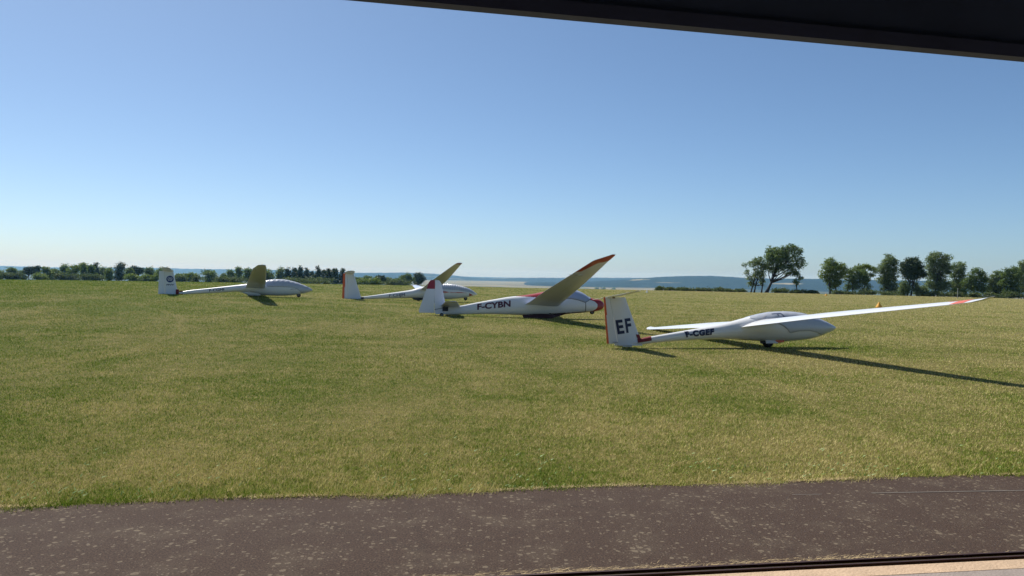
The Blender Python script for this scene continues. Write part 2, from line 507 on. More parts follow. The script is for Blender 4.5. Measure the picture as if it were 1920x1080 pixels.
    # red padded sleeve in the corner between fin and boom
    b = MB(); rs = []
    for x in frange(-3.84, -3.46, 6):
        zb, zt, hw = F.at(x)
        ths = frange(F.theta(x, zb + (zt - zb) * 0.42), math.pi - F.theta(x, zb + (zt - zb) * 0.42), 14)
        rs.append([F.pt(x, a, 0.014) for a in ths] + [F.pt(x, a, -0.01) for a in reversed(ths)])
    b.rings(rs)
    rs = []
    for z in frange(0.19, 0.36, 5):
        xl = lin(0.35, -3.78, 1.34, -4.14)(z)
        rs.append([(xl + 0.022, 0, z), (xl + 0.012, -0.022, z), (xl - 0.09, -0.058, z), (xl - 0.09, 0.058, z), (xl + 0.012, 0.022, z)])
    b.rings(rs)
    fix_normals(b.build("tail_sleeve", M['darkred'], g))
    # main wheel, doors
    wheel(g, 0.0, 0.165, 0.165, 0.06)
    b = MB(); b.box((0.0, 0, 0.19), (0.38, 0.17, 0.13)); b.build("wheel_box", M['dark'], g)
    for sg in (-1, 1):
        b = MB(); b.box((0.04, sg * 0.125, 0.155), (0.36, 0.012, 0.10), Matrix.Rotation(sg * 0.35, 3, 'X')); b.build("gear_door", M['gel'], g)
    b = MB(); b.box((0.30, -0.13, 0.165), (0.24, 0.012, 0.075), Matrix.Rotation(-0.1, 3, 'Y')); b.box((0.21, -0.13, 0.20), (0.1, 0.010, 0.05)); b.build("warning_flag", M['redorange'], g)
    b = MB(); b.box((-4.10, 0, 0.048), (0.26, 0.03, 0.02)); b.build("tail_skid", M['gel'], g)
    for ch in g.children_recursive:
        if ch.type == 'MESH':
            for v_ in ch.data.vertices: v_.co.x *= 1.0135
    return g

# ================================================================== GLIDER B: red and white two seater, F-CYBN
def build_B():
    g = glider_root("white glider with red nose, red spine and red wing tip, registration F-CYBN on its side", 1.463, 34.916, 5, 8.5)
    F = Fuse([(-4.75, 0.13, 0.22, 0.02), (-4.4, 0.11, 0.42, 0.05), (-3.72, 0.12, 0.49, 0.09), (-2.95, 0.14, 0.65, 0.13), (-2.2, 0.15, 0.80, 0.18), (-1.5, 0.14, 0.925, 0.24), (-1.0, 0.13, 0.985, 0.28),
              (-0.4, 0.13, 1.09, 0.30), (0.1, 0.135, 1.20, 0.31), (0.7, 0.17, 1.275, 0.315), (1.15, 0.23, 1.285, 0.315), (1.5, 0.26, 1.20, 0.31), (1.75, 0.29, 1.07, 0.30), (1.95, 0.31, 0.935, 0.285),
              (2.12, 0.325, 0.90, 0.26), (2.35, 0.37, 0.86, 0.21), (2.50, 0.43, 0.79, 0.15), (2.585, 0.52, 0.70, 0.07), (2.60, 0.57, 0.64, 0.02)])
    F.N = 2.5
    def paint(x, y, z):
        if z > 0.93 - 0.05 * (x + 1.23) and -1.30 < x < 0.75: return 1
        zl = float(np.interp(x, [-0.95, -0.26, 0.58, 1.75], [0.14, 0.19, 0.225, 0.315]))
        if z < zl - 0.005 and x > -0.95: return 2
        if x > 1.75:
            e = ((x - 1.75) / 0.52) ** 2.2 + (abs(z - 0.56) / 0.255) ** 2.2
            if e > 1 and not (x < 1.95 and z > 0.80): return 1
            if e > 1: return 1
        return 0
    body = F.mesh("fuselage", g, [M['gel'], M['red'], M['maroon']], paint, 330, 96)
    def zl(x): return float(np.interp(x, [0.35, 0.66, 1.07, 1.44, 1.72, 1.9, 1.99], [0.80, 0.825, 0.85, 0.78, 0.68, 0.80, 0.90]))
    can = F.shell("canopy", g, M['bluecover'], 0.35, 1.98, zl, 0.012, 60, 26)
    cyl_seam(F, "canopy_frame", can, M['seam'], [(x, zl(x)) for x in frange(0.62, 1.95, 26)], 0.010, 0.014)
    cyl_seam(F, "panel_seam", body, M['seam'], [(1.735, 0.68), (1.74, 0.5), (1.745, 0.31)], 0.014, 0.006)
    b = MB(); b.tube([(1.97, -0.06, 0.91), (1.95, -0.06, 0.97), (1.9, -0.05, 1.01)], [0.012, 0.01, 0.008]); b.build("vent_scoop", M['white'], g)
    st = [(0.1, 0.62, 1.56, 0.56, 0.15), (0.3, 0.60, 1.50, 0.57, 0.15), (0.7, 0.62, 1.40, 0.61, 0.15), (3.0, 0.84, 1.20, 0.83, 0.15), (5.5, 1.08, 0.85, 1.10, 0.14), (7.35, 1.27, 0.54, 1.34, 0.12), (7.9, 1.37, 0.20, 1.43, 0.10), (8.0, 1.37, 0.12, 1.45, 0.08)]
    ys = [0.15, 0.3, 0.5, 0.7, 1.0] + frange(1.4, 7.0, 20) + [7.15, 7.3, 7.42, 7.55, 7.65, 7.75, 7.84, 7.93, 8.0]
    for sd in (-1, 1):
        w = Wing(st, sd)
        wo = w.mesh("wing", g, M['bluedwhite'], ys)
        for top in (True, False):
            w.patch("red_tip", wo, M['red'], [(5.9, 0.995), (8.0, 0.99), (7.995, 0.005), (7.45, 0.005), (7.1, 0.55), (6.0, 0.80)], top, 0.004)
        al = w.mesh("aileron", wo, M['bluedwhite'], frange(4.3, 5.88, 6), 0.76, 1.0, 0.002)
        w.patch("hinge_line", al, M['softseam'], [(4.3, 0.755), (7.0, 0.755), (7.0, 0.745), (4.3, 0.745)], False, 0.003)
        w.patch("airbrake", wo, M['softseam'], [(3.0, 0.46), (4.2, 0.46), (4.2, 0.475), (3.0, 0.475)], False, 0.003)
        b = MB(); p = Vector(w.p(5.6, 0.62, False)); b.box(p - Vector((0, 0, 0.02)), (0.15, 0.04, 0.05)); b.tube([p + Vector((-0.05, 0, -0.02)), p + Vector((-0.4, 0, 0.0))], [0.012, 0.012])
        b.build("aileron_pushrod", M['post'], wo)
    # fin (forward) and large rudder
    te = lambda z: float(np.interp(z, [0.12, 0.22, 1.36, 1.5, 1.58], [-5.40, -5.48, -5.10, -5.06, -4.98]))
    hinge = lambda z: float(np.interp(z, [0.1, 1.56], [-4.74, -4.80]))
    le = lambda z: float(np.interp(z, [0.1, 0.61, 1.40, 1.52, 1.60], [-4.2, -4.34, -4.50, -4.54, -4.64]))
    fin, rud, w = fin_pair(g, (0.12, 1.59), hinge, te, le, [M['gel']], [M['gel'], M['red'], M['gel']],
                           rud_pred=lambda x, y, z: (1 if z > 1.20 else 0), thick=0.07, rudder_bottom=0.17)
    for sd in (-1, 1):
        tw = Wing([(0, -3.70, 0.84, 0.46, 0.10), (1.3, -3.84, 0.52, 0.50, 0.10), (1.46, -3.87, 0.42, 0.505, 0.09), (1.5, -3.92, 0.32, 0.51, 0.08)], sd, sym=True)
        to = tw.mesh("tailplane", g, M['bluedwhite'], frange(0, 1.3, 8) + [1.37, 1.43, 1.47, 1.5])
        tw.mesh("elevator", to, M['bluedwhite'], frange(0.12, 1.35, 5), 0.55, 1.0, 0.0015)
    b = MB(); b.box((-4.33, -0.075, 0.33), (0.24, 0.06, 0.17)); b.box((-4.38, -0.10, 0.42), (0.07, 0.03, 0.05)); b.build("tail_fitting", M['dark'], g)
    b = MB(); b.tube([(-4.78, -0.05, 0.31), (-4.2, -0.09, 0.42)], [0.012, 0.012]); b.build("rudder_rod", M['seam'], rud)
    lettering("F-CYBN", [(-2.96, 0.31), (-1.53, 0.46), (-1.53, 0.74), (-2.96, 0.58)], None, "registration", body, M['maroonletter'], 0.035, 0.0, F)
    # skid and wheels
    b = MB(); rs = []
    for x, zt, zb, hw in ((-0.98, 0.14, 0.09, 0.05), (-0.93, 0.15, 0.0, 0.07), (-0.3, 0.17, 0.0, 0.09), (0.3, 0.17, 0.01, 0.08), (0.50, 0.2, 0.08, 0.06), (0.85, 0.22, 0.18, 0.04)):
        rs.append([(x, -hw, zb), (x, hw, zb), (x, hw * 1.3, zt), (x, -hw * 1.3, zt)])
    b.rings(rs); fix_normals(b.build("skid", M['maroon'], g))
    cyl_seam(F, "keel_line", body, M['softseam'], [(-0.7, 0.165), (-0.2, 0.185), (0.35, 0.17)], 0.006, 0.012)
    wheel(g, -0.2, 0.19, 0.2, 0.06)
    wheel(g, 2.07, 0.31, 0.10, 0.05, name="nose_wheel")
    wheel(g, -4.48, 0.08, 0.085, 0.07, name="tail_wheel")
    return g

# ================================================================== GLIDER C: F-CHJM
def build_C():
    g = glider_root("white glider with red strip down the back of its plain fin and registration F-CHJM", -5.726, 49.43, 15, 5)
    F = Fuse([(-4.2, 0.05, 0.12, 0.03), (-3.7, 0.05, 0.19, 0.06), (-3.36, 0.07, 0.23, 0.08), (-1.85, 0.13, 0.45, 0.16), (-1.0, 0.16, 0.58, 0.21), (-0.48, 0.17, 0.67, 0.26), (0.0, 0.165, 0.82, 0.30), (0.45, 0.14, 0.93, 0.33), (0.95, 0.12, 1.03, 0.35),
              (1.53, 0.115, 1.075, 0.36), (2.0, 0.13, 1.065, 0.35), (2.4, 0.165, 1.015, 0.33), (2.8, 0.21, 0.92, 0.29), (3.15, 0.27, 0.80, 0.23), (3.45, 0.34, 0.63, 0.14), (3.62, 0.41, 0.52, 0.06), (3.67, 0.45, 0.48, 0.015)])
    body = F.mesh("fuselage", g, M['gel'])
    def zl(x): return float(np.interp(x, [0.9, 1.4, 2.4, 3.0, 3.4, 3.6], [0.78, 0.72, 0.66, 0.58, 0.52, 0.48]))
    b = MB(); rs = []
    for k in range(150):
        x = 0.95 + (3.5 - 0.95) * k / 149
        row = []
        for j in range(25):
            a = F.theta(x, zl(x)); th = a + (math.pi - 2 * a) * j / 24
            fr = max(0, 1 - abs(j - 12) / 12.0)
            row.append(F.pt(x, th, 0.012 + (0.016 * math.sin(x * 46 + 0.8 * math.sin(x * 7)) * (0.35 + 0.65 * math.exp(-((abs(j - 12) - 6) / 3.0) ** 2)) if 1.0 < x < 2.9 else 0)))
        rs.append(row)
    b.rings(rs, cap=False, closed=False); fix_normals(b.build("canopy_cover", M['cover'], g, True))
    F.decal("side_stripe", body, M['redtip'], [[(1.2, 0.61), (1.62, 0.585), (1.87, 0.53), (1.62, 0.50), (1.2, 0.49)]], 0.03)
    F.decal("side_stripe", body, M['redtip'], [[(1.9, 0.545), (2.95, 0.515), (2.95, 0.50), (1.9, 0.515)], [(2.3, 0.55), (2.6, 0.55), (2.85, 0.51), (2.3, 0.50)]], 0.03)
    F.decal("nose_triangle", body, M['red'], [[(3.12, 0.50), (3.40, 0.38), (3.14, 0.33)]], 0.015)
    st = [(0.2, 1.10, 1.10, 0.66, 0.16), (0.5, 1.08, 1.02, 0.69, 0.16), (4.0, 1.12, 0.80, 1.07, 0.15), (7.0, 1.08, 0.46, 1.42, 0.13), (8.0, 1.05, 0.34, 1.52, 0.12), (8.3, 1.04, 0.27, 1.55, 0.1)]
    ys = [0.15, 0.35, 0.6] + frange(1, 8, 18) + [8.1, 8.2, 8.3]
    for sd in (-1, 1):
        w = Wing([(0.1, 1.16, 1.18, 0.65, 0.17)] + st, sd)
        wo = w.mesh("wing", g, M['bluedwhite'], ys)
        for top in (True, False):
            w.patch("red_tip", wo, M['red'], [(8.02, 0.005), (8.02, 0.995), (8.298, 0.995), (8.298, 0.005)], top, 0.004)
        w.mesh("aileron", wo, M['bluedwhite'], frange(4.6, 7.8, 8), 0.78, 1.0, 0.002)
        w.patch("hinge_line", wo, M['softseam'], [(1.0, 0.60), (7.8, 0.78), (7.8, 0.77), (1.0, 0.585)], False, 0.003)
    te = lin(0.03, -4.62, 1.57, -4.575)
    fin, rud, w = fin_pair(g, (0.06, 1.60), lin(0, -4.28, 1.6, -4.33), te, lin(0.27, -3.52, 1.58, -3.93), [M['gel']], [M['gel'], M['redorange']],
                           rud_pred=lambda x, y, z: 1 if x < te(z) + 0.135 else 0, rudder_bottom=0.08)
    for sd in (-1, 1):
        tw = Wing([(0, -3.90, 0.62, 1.62, 0.10), (1.3, -3.97, 0.48, 1.625, 0.10), (1.6, -4.02, 0.36, 1.63, 0.09), (1.68, -4.1, 0.22, 1.632, 0.08)], sd, sym=True)
        to = tw.mesh("tailplane", g, M['bluedwhite'], frange(0, 1.5, 8) + [1.6, 1.65, 1.68])
        tw.mesh("elevator", to, M['bluedwhite'], frange(0.06, 1.5, 5), 0.7, 1.0, 0.0015)
    lettering("F-CHJM", [(-1.83, 0.15), (-0.86, 0.22), (-0.88, 0.46), (-1.83, 0.37)], None, "registration", body, M['greyletter'], 0.0, 0.0, F)
    # tail dolly clamp
    b = MB(); b.box((-3.42, 0, 0.10), (0.16, 0.20, 0.20)); b.build("tail_clamp", M['dark'], g)
    wheel(g, -3.52, 0.06, 0.06, 0.05, name="tail_wheel")
    b = MB(); rs = []
    for x, zb, hw in ((-0.38, 0.12, 0.03), (-0.25, 0.06, 0.08), (0.0, 0.03, 0.10), (0.22, 0.06, 0.08), (0.34, 0.12, 0.03)):
        rs.append([(x, -hw, zb), (x, hw, zb), (x, hw, 0.2), (x, -hw, 0.2)])
    b.rings(rs); fix_normals(b.build("wheel_box", M['dark'], g))
    wheel(g, 0.0, 0.17, 0.17, 0.06)
    wheel(g, 2.94, 0.17, 0.11, 0.05, name="nose_wheel")
    return g

# ================================================================== GLIDER D: F-CGMI
def build_D():
    g = glider_root("farthest left white glider with round blue wave emblem on its fin and registration F-CGMI", -14.665, 45.872, 19, 6)
    F = Fuse([(-4.6, 0.03, 0.10, 0.03), (-4.15, 0.03, 0.16, 0.05), (-3.82, 0.07, 0.25, 0.075), (-2.33, 0.16, 0.46, 0.13), (-1.5, 0.215, 0.57, 0.17), (-0.91, 0.25, 0.65, 0.21), (-0.5, 0.25, 0.71, 0.26), (0.0, 0.18, 0.80, 0.31), (0.3, 0.11, 0.86, 0.33), (0.57, 0.075, 0.92, 0.34),
              (1.0, 0.055, 0.98, 0.345), (1.35, 0.05, 0.995, 0.34), (1.7, 0.06, 0.975, 0.325), (2.01, 0.085, 0.91, 0.30), (2.35, 0.13, 0.815, 0.25), (2.62, 0.19, 0.71, 0.20), (2.95, 0.28, 0.57, 0.115), (3.13, 0.35, 0.47, 0.05), (3.2, 0.38, 0.42, 0.012)])
    body = F.mesh("fuselage", g, M['gel'])
    def zl(x): return float(np.interp(x, [0.50, 0.57, 0.63, 0.75, 1.51, 2.1, 2.35, 2.62, 2.72, 3.18], [0.85, 0.72, 0.56, 0.53, 0.53, 0.51, 0.40, 0.20, 0.1, 0.3]))
    cov = F.shell("canopy_cover", g, M['cover'], 0.5, 3.18, zl, 0.012, 80, 30, wr=0.010)
    F.decal("cover_fold_shade", cov, M['softseam'], [[(0.72, 0.74), (0.76, 0.74), (1.0, 0.93), (0.97, 0.93)], [(0.95, 0.72), (0.98, 0.72), (1.25, 0.92), (1.22, 0.93)]], 0.016)  # grey strips paint in the shade of the cloth's folds
    F.decal("side_script", body, M['emblem'], [[(1.93, 0.42), (2.05, 0.44), (2.32, 0.43), (2.32, 0.42), (2.05, 0.415), (1.95, 0.40)]], 0.008)
    st = [(0.25, 0.56, 1.08, 0.48, 0.16), (0.5, 0.54, 1.04, 0.51, 0.16), (3.0, 0.50, 0.92, 0.66, 0.15), (6.0, 0.40, 0.70, 0.82, 0.14), (7.2, 0.36, 0.62, 0.85, 0.13),
          (7.6, 0.34, 0.50, 0.87, 0.12), (7.85, 0.31, 0.42, 0.90, 0.11), (8.0, 0.29, 0.32, 0.92, 0.09)]
    ys = [0.2, 0.35, 0.6] + frange(1, 7.2, 16) + [7.4, 7.6, 7.75, 7.85, 7.93, 8.0]
    for sd in (-1, 1):
        w = Wing([(0.1, 0.60, 1.14, 0.47, 0.17)] + st, sd)
        wo = w.mesh("wing", g, M['bluedwhite'], ys)
        w.mesh("aileron", wo, M['bluedwhite'], frange(4.6, 7.15, 8), 0.78, 1.0, 0.002)
        w.patch("hinge_line", wo, M['softseam'], [(4.6, 0.775), (7.15, 0.775), (7.15, 0.76), (4.6, 0.76)], False, 0.003)
        b = MB(); p = Vector(w.p(7.0, 0.90, False)); b.box(p - Vector((0, 0, 0.02)), (0.16, 0.05, 0.03)); b.build("skid_plate", M['post'], wo)
    te = lin(0.0, -5.085, 1.27, -5.055)
    fin, rud, w = fin_pair(g, (0.03, 1.36), lin(0, -4.72, 1.3, -4.78), te, lin(0.27, -4.09, 1.35, -4.33), [M['gel']], [M['gel']], rudder_bottom=0.03)
    def on_fin(x, z, o=0.004):
        xl, c, _, th = w.sec(z); t = max(0.01, min(0.99, (xl - x) / c)); return w.p(z, t, False, o)
    disc = []
    cx, cz, rr = -4.49, 0.915, 0.19
    vs = [on_fin(cx, cz)] + [on_fin(cx + rr * math.cos(2 * math.pi * k / 32), cz + rr * math.sin(2 * math.pi * k / 32)) for k in range(32)]
    em = link_mesh("emblem", vs, [(0, k + 1, (k + 1) % 32 + 1) for k in range(32)], M['emblem'], fin)
    b = MB()
    for dz, hw in ((0.085, 0.10), (0.02, 0.135), (-0.05, 0.125)):
        top, bot = [], []
        for k in range(21):
            u = -1 + 2 * k / 20; x = cx + u * hw
            zz = cz + dz + 0.028 * math.cos(u * math.pi * 2.0) - 0.03 * (1 - abs(u)) ** 2
            top.append(on_fin(x, zz + 0.014, 0.008)); bot.append(on_fin(x, zz - 0.014, 0.008))
        b.rings([top, bot], cap=False, closed=False)
    b.build("wave_mark", M['white'], em)
    lettering("FFVV", [(-4.66, 0.555), (-4.28, 0.56), (-4.28, 0.645), (-4.66, 0.64)], on_fin, "fin_letter", fin, M['navy'], 0.04)
    lettering("F-CGMI", [(-2.44, 0.235), (-1.66, 0.31), (-1.66, 0.44), (-2.44, 0.37)], None, "registration", body, M['navy'], 0.012, 0.0, F)
    for sd in (-1, 1):
        tw = Wing([(0, -4.33, 0.55, 1.385, 0.10), (1.3, -4.40, 0.42, 1.39, 0.10), (1.5, -4.47, 0.30, 1.395, 0.09), (1.57, -4.55, 0.16, 1.40, 0.08)], sd, sym=True)
        to = tw.mesh("tailplane", g, M['bluedwhite'], frange(0, 1.4, 8) + [1.48, 1.53, 1.57])
        tw.mesh("elevator", to, M['bluedwhite'], frange(0.06, 1.4, 5), 0.7, 1.0, 0.0015)
    # red tail dolly clamp
    b = MB(); b.box((-4.10, 0, 0.17), (0.15, 0.17, 0.36)); b.box((-3.93, 0, 0.255), (0.22, 0.19, 0.05)); b.box((-3.93, 0, 0.085), (0.22, 0.19, 0.05))
    tc = b.build("tail_clamp", M['darkred'], g)
    wheel(tc, -3.98, 0.045, 0.05, 0.03, name="small_wheel")
    # wheel fairing
    b = MB(); rs = []
    for x, zb, zt, hw in ((-0.85, 0.25, 0.32, 0.02), (-0.6, 0.17, 0.30, 0.08), (-0.3, 0.03, 0.28, 0.12), (0.0, 0.02, 0.26, 0.13), (0.25, 0.03, 0.2, 0.11), (0.33, 0.09, 0.17, 0.04)):
        rs.append([(x, hw * math.cos(a), (zb + zt) / 2 + (zt - zb) / 2 * math.sin(a)) for a in [2 * math.pi * k / 16 for k in range(16)]])
    b.rings(rs); fix_normals(b.build("wheel_fairing", M['gel'], g, True))
    wheel(g, 0.0, 0.15, 0.155, 0.06)
    wheel(g, 2.42, 0.09, 0.115, 0.05, name="nose_wheel")
    return g

build_A(); build_B(); build_C(); build_D()
#@@NEXT
# ================================================================== hangar the picture is taken from
HD = Vector((0.985, 0.1745, 0)).normalized()          # along the doorway
HN = Vector((-HD.y, HD.x, 0))                           # outwards to the field
HROT = Matrix((HD, HN, Vector((0, 0, 1)))).transposed()
def hp(u, v, z): return HD * u + HN * v + Vector((0, 0, z))
V_RAIL = (Vector((0.2, 4.915, 0))).dot(HN)

def build_hangar():
    t = thing("hangar", "dark steel hangar framing the view, only its door header showing along the top right", "hangar")
    v0 = V_RAIL
    tilt = -0.0145
    def beam(name, m, v, dv, z, dz, u0=-11, u1=13):
        b = MB(); vs = []
        for u in (u0, u1):
            zz = z + tilt * (u - 0)
            for dd, ee in ((0, 0), (dv, 0), (dv, dz), (0, dz)):
                vs.append(hp(u, v + dd, zz + ee))
        b.add(vs, [(0, 1, 2, 3), (7, 6, 5, 4), (0, 4, 5, 1), (1, 5, 6, 2), (2, 6, 7, 3), (3, 7, 4, 0)])
        return fix_normals(b.build(name, m, t))
    beam("header_lip", M['headerlip'], v0 - 0.02, 0.10, 3.455, 0.085)
    beam("header_fascia", M['fascia'], v0 + 0.0, 0.08, 3.543, 1.5)
    beam("header_beam", M['hangarmetal'], v0 - 0.10, 0.09, 4.3, 0.2)
    b = MB()
    for u in frange(-10.5, 12.5, 8): b.box(hp(u, v0 - 6.5, 4.98 + tilt * u), (0.12, 12.6, 0.25), HROT)
    b.box(hp(1, v0 - 6.2, 5.12), (24.6, 13.2, 0.1), HROT)
    b.build("roof", M['hangarmetal'], t)
    for u in (-11.1, 13.1):
        b = MB(); b.box(hp(u, v0 - 6.4, 2.5), (0.15, 12.7, 5.1), HROT); b.build("wall", M['hangarmetal'], t)
    b = MB(); b.box(hp(1, v0 - 12.8, 2.5), (24.4, 0.15, 5.1), HROT); b.build("wall", M['hangarmetal'], t)
build_hangar()

def sheet(name, quad, z, m, thick=None, kind="structure"):
    vs = [(p[0], p[1], z) for p in quad]
    o = link_mesh(name, vs, [tuple(range(len(vs)))], m)
    o["kind"] = kind
    return o

# ------------------------------------------------------------------ ground materials
def add(t, typ, **kw):
    n = t.nodes.new(typ)
    for k, v in kw.items():
        if k in n.inputs: n.inputs[k].default_value = v
        else: setattr(n, k, v)
    return n

def mixc(t, fac, a, b):
    m = t.nodes.new("ShaderNodeMix"); m.data_type = 'RGBA'
    for key, val in (("Factor", fac), ("A", a), ("B", b)):
        if isinstance(val, (int, float)): m.inputs[key].default_value = val
        elif isinstance(val, tuple): m.inputs[key].default_value = (*val, 1)
        else: t.links.new(val, m.inputs[key])
    return m.outputs["Result"]

def ramp(t, fac, stops):
    r = t.nodes.new("ShaderNodeValToRGB")
    while len(r.color_ramp.elements) < len(stops): r.color_ramp.elements.new(0.5)
    for e, (p, c) in zip(r.color_ramp.elements, stops):
        e.position = p; e.color = (c, c, c, 1) if isinstance(c, (int, float)) else (*c, 1)
    t.links.new(fac, r.inputs[0]); return r.outputs[0]

def math_n(t, op, a, b=None, clamp=False):
    m = t.nodes.new("ShaderNodeMath"); m.operation = op; m.use_clamp = clamp
    for i, v in enumerate((a, b)):
        if v is None: continue
        if isinstance(v, (int, float)): m.inputs[i].default_value = v
        else: t.links.new(v, m.inputs[i])
    return m.outputs[0]

GREEN = (0.118, 0.145, 0.026)
OLIVE = (0.165, 0.160, 0.046)
STRAW = (0.215, 0.188, 0.070)

def lawn_field(t):
    """patch colour of the mown grass at a place: greener to the left, dry patches"""
    g = t.nodes.new("ShaderNodeNewGeometry")
    sep = t.nodes.new("ShaderNodeSeparateXYZ"); t.links.new(g.outputs["Position"], sep.inputs[0])
    mp = t.nodes.new("ShaderNodeMapping"); mp.inputs["Scale"].default_value = (1, 0.55, 1)
    t.links.new(g.outputs["Position"], mp.inputs[0])
    n1 = add(t, "ShaderNodeTexNoise", Scale=0.35, Detail=6.0, Roughness=0.62); t.links.new(mp.outputs[0], n1.inputs["Vector"])
    n2 = add(t, "ShaderNodeTexNoise", Scale=1.3, Detail=5.0, Roughness=0.6); t.links.new(g.outputs["Position"], n2.inputs["Vector"])
    # mowing bands across the field
    mp2 = t.nodes.new("ShaderNodeMapping"); mp2.inputs["Scale"].default_value = (0.015, 0.30, 1); mp2.inputs["Rotation"].default_value = (0, 0, 0.08)
    t.links.new(g.outputs["Position"], mp2.inputs[0])
    n3 = add(t, "ShaderNodeTexNoise", Scale=1.0, Detail=4.0, Roughness=0.6); t.links.new(mp2.outputs[0], n3.inputs["Vector"])
    left = math_n(t, 'MULTIPLY', sep.outputs[0], -0.005)
    near = math_n(t, 'MULTIPLY', math_n(t, 'SUBTRACT', 16, sep.outputs[1], True), 0.0)
    s = math_n(t, 'ADD', math_n(t, 'ADD', math_n(t, 'MULTIPLY', n1.outputs["Fac"], 0.9), math_n(t, 'MULTIPLY', n2.outputs["Fac"], 0.5)), math_n(t, 'MULTIPLY', n3.outputs["Fac"], 0.5))
    s = math_n(t, 'ADD', s, left)
    for scf, amp in ((19.0, 0.30), (5.5, 0.26)):
        nf = add(t, "ShaderNodeTexNoise", Scale=scf, Detail=2.0, Roughness=0.6); t.links.new(g.outputs["Position"], nf.inputs["Vector"])
        s = math_n(t, 'ADD', s, math_n(t, 'MULTIPLY', math_n(t, 'SUBTRACT', nf.outputs["Fac"], 0.5), amp * 2))
    # pale curved wheel and mower tracks
    for cx_, cy_, per, wd in ((12.0, -34.0, 9.5, 0.10), (-40.0, 14.0, 13.0, 0.14)):
        vm = t.nodes.new("ShaderNodeVectorMath"); vm.operation = 'DISTANCE'; vm.inputs[1].default_value = (cx_, cy_, 0)
        t.links.new(g.outputs["Position"], vm.inputs[0])
        dd = math_n(t, 'ADD', vm.outputs["Value"], math_n(t, 'MULTIPLY', n1.outputs["Fac"], 1.6))
        fr_ = math_n(t, 'ABSOLUTE', math_n(t, 'SUBTRACT', math_n(t, 'FRACT', math_n(t, 'DIVIDE', dd, per)), 0.5))
        ln = math_n(t, 'MULTIPLY', math_n(t, 'SUBTRACT', wd / per * 2.0, fr_), per * 1.5, True)
        ln = math_n(t, 'MULTIPLY', ln, math_n(t, 'SUBTRACT', math_n(t, 'MULTIPLY', n2.outputs["Fac"], 1.3), 0.30, True))
        s = math_n(t, 'SUBTRACT', s, math_n(t, 'MULTIPLY', ln, 0.9))
    f = ramp(t, math_n(t, 'MULTIPLY', s, 0.5), [(0.385, 0.0), (0.48, 0.45), (0.575, 1.0)])
    return f, g, sep

def lawn_ground():
    m = bpy.data.materials.new("field_ground"); m.use_nodes = True; t = m.node_tree
    p = t.nodes["Principled BSDF"]; p.inputs["Roughness"].default_value = 0.95; p.inputs["Specular IOR Level"].default_value = 0.1
    f, g, sep = lawn_field(t)
    base = ramp(t, f, [(0.0, STRAW), (0.45, OLIVE), (1.0, GREEN)])
    fine = add(t, "ShaderNodeTexNoise", Scale=22.0, Detail=4.0, Roughness=0.7); t.links.new(g.outputs["Position"], fine.inputs["Vector"])
    fr = ramp(t, fine.outputs["Fac"], [(0.3, 0.55), (0.7, 1.25)])
    mul = t.nodes.new("ShaderNodeMix"); mul.data_type = 'RGBA'; mul.blend_type = 'MULTIPLY'; mul.inputs["Factor"].default_value = 1
    t.links.new(base, mul.inputs["A"]); t.links.new(fr, mul.inputs["B"])
    thatch = mixc(t, math_n(t, 'MULTIPLY', math_n(t, 'SUBTRACT', sep.outputs[1], 22), 0.022, True), (0.70, 0.67, 0.60), (0.92, 0.92, 0.90))
    mul2 = t.nodes.new("ShaderNodeMix"); mul2.data_type = 'RGBA'; mul2.blend_type = 'MULTIPLY'; mul2.inputs["Factor"].default_value = 1
    t.links.new(mul.outputs["Result"], mul2.inputs["A"]); t.links.new(thatch, mul2.inputs["B"]); mul = mul2
    # valley patchwork far away
    mp = t.nodes.new("ShaderNodeMapping"); mp.inputs["Scale"].default_value = (0.0016, 0.0011, 1); mp.inputs["Rotation"].default_value = (0, 0, 0.35)
    t.links.new(g.outputs["Position"], mp.inputs[0])
    vo = t.nodes.new("ShaderNodeTexVoronoi"); vo.inputs["Scale"].default_value = 1.0; t.links.new(mp.outputs[0], vo.inputs["Vector"])
    sp2 = t.nodes.new("ShaderNodeSeparateColor"); t.links.new(vo.outputs["Color"], sp2.inputs[0])
    val = ramp(t, sp2.outputs[0], [(0.0, (0.19, 0.165, 0.085)), (0.35, (0.24, 0.205, 0.11)), (0.55, (0.10, 0.11, 0.045)), (0.7, (0.25, 0.21, 0.115)), (1.0, (0.16, 0.135, 0.07))])
    mp3 = t.nodes.new("ShaderNodeMapping"); mp3.inputs["Scale"].default_value = (0.0011, 0.0035, 1); t.links.new(g.outputs["Position"], mp3.inputs[0])
    wn = add(t, "ShaderNodeTexNoise", Scale=2.2, Detail=5.0, Roughness=0.6); t.links.new(mp3.outputs[0], wn.inputs["Vector"])
    side = math_n(t, 'ADD', sep.outputs[0], math_n(t, 'MULTIPLY', sep.outputs[1], 0.10))
    lw = math_n(t, 'MULTIPLY', math_n(t, 'MULTIPLY', side, -0.004, True), 0.22)
    rw = math_n(t, 'MULTIPLY', math_n(t, 'MULTIPLY', math_n(t, 'ADD', sep.outputs[0], math_n(t, 'MULTIPLY', sep.outputs[1], -0.24)), 0.006, True), 0.16)
    wood = ramp(t, math_n(t, 'ADD', math_n(t, 'ADD', wn.outputs["Fac"], lw), rw), [(0.58, 0.0), (0.60, 1.0)])
    val = mixc(t, wood, val, (0.035, 0.05, 0.025))
    far = math_n(t, 'MULTIPLY', math_n(t, 'SUBTRACT', sep.outputs[1], 500), 0.003, True)
    t.links.new(mixc(t, far, mul.outputs["Result"], val), p.inputs["Base Color"])
    b = add(t, "ShaderNodeBump", Strength=0.5, Distance=0.03); t.links.new(fine.outputs["Fac"], b.inputs["Height"]); t.links.new(b.outputs[0], p.inputs["Normal"])
    return m

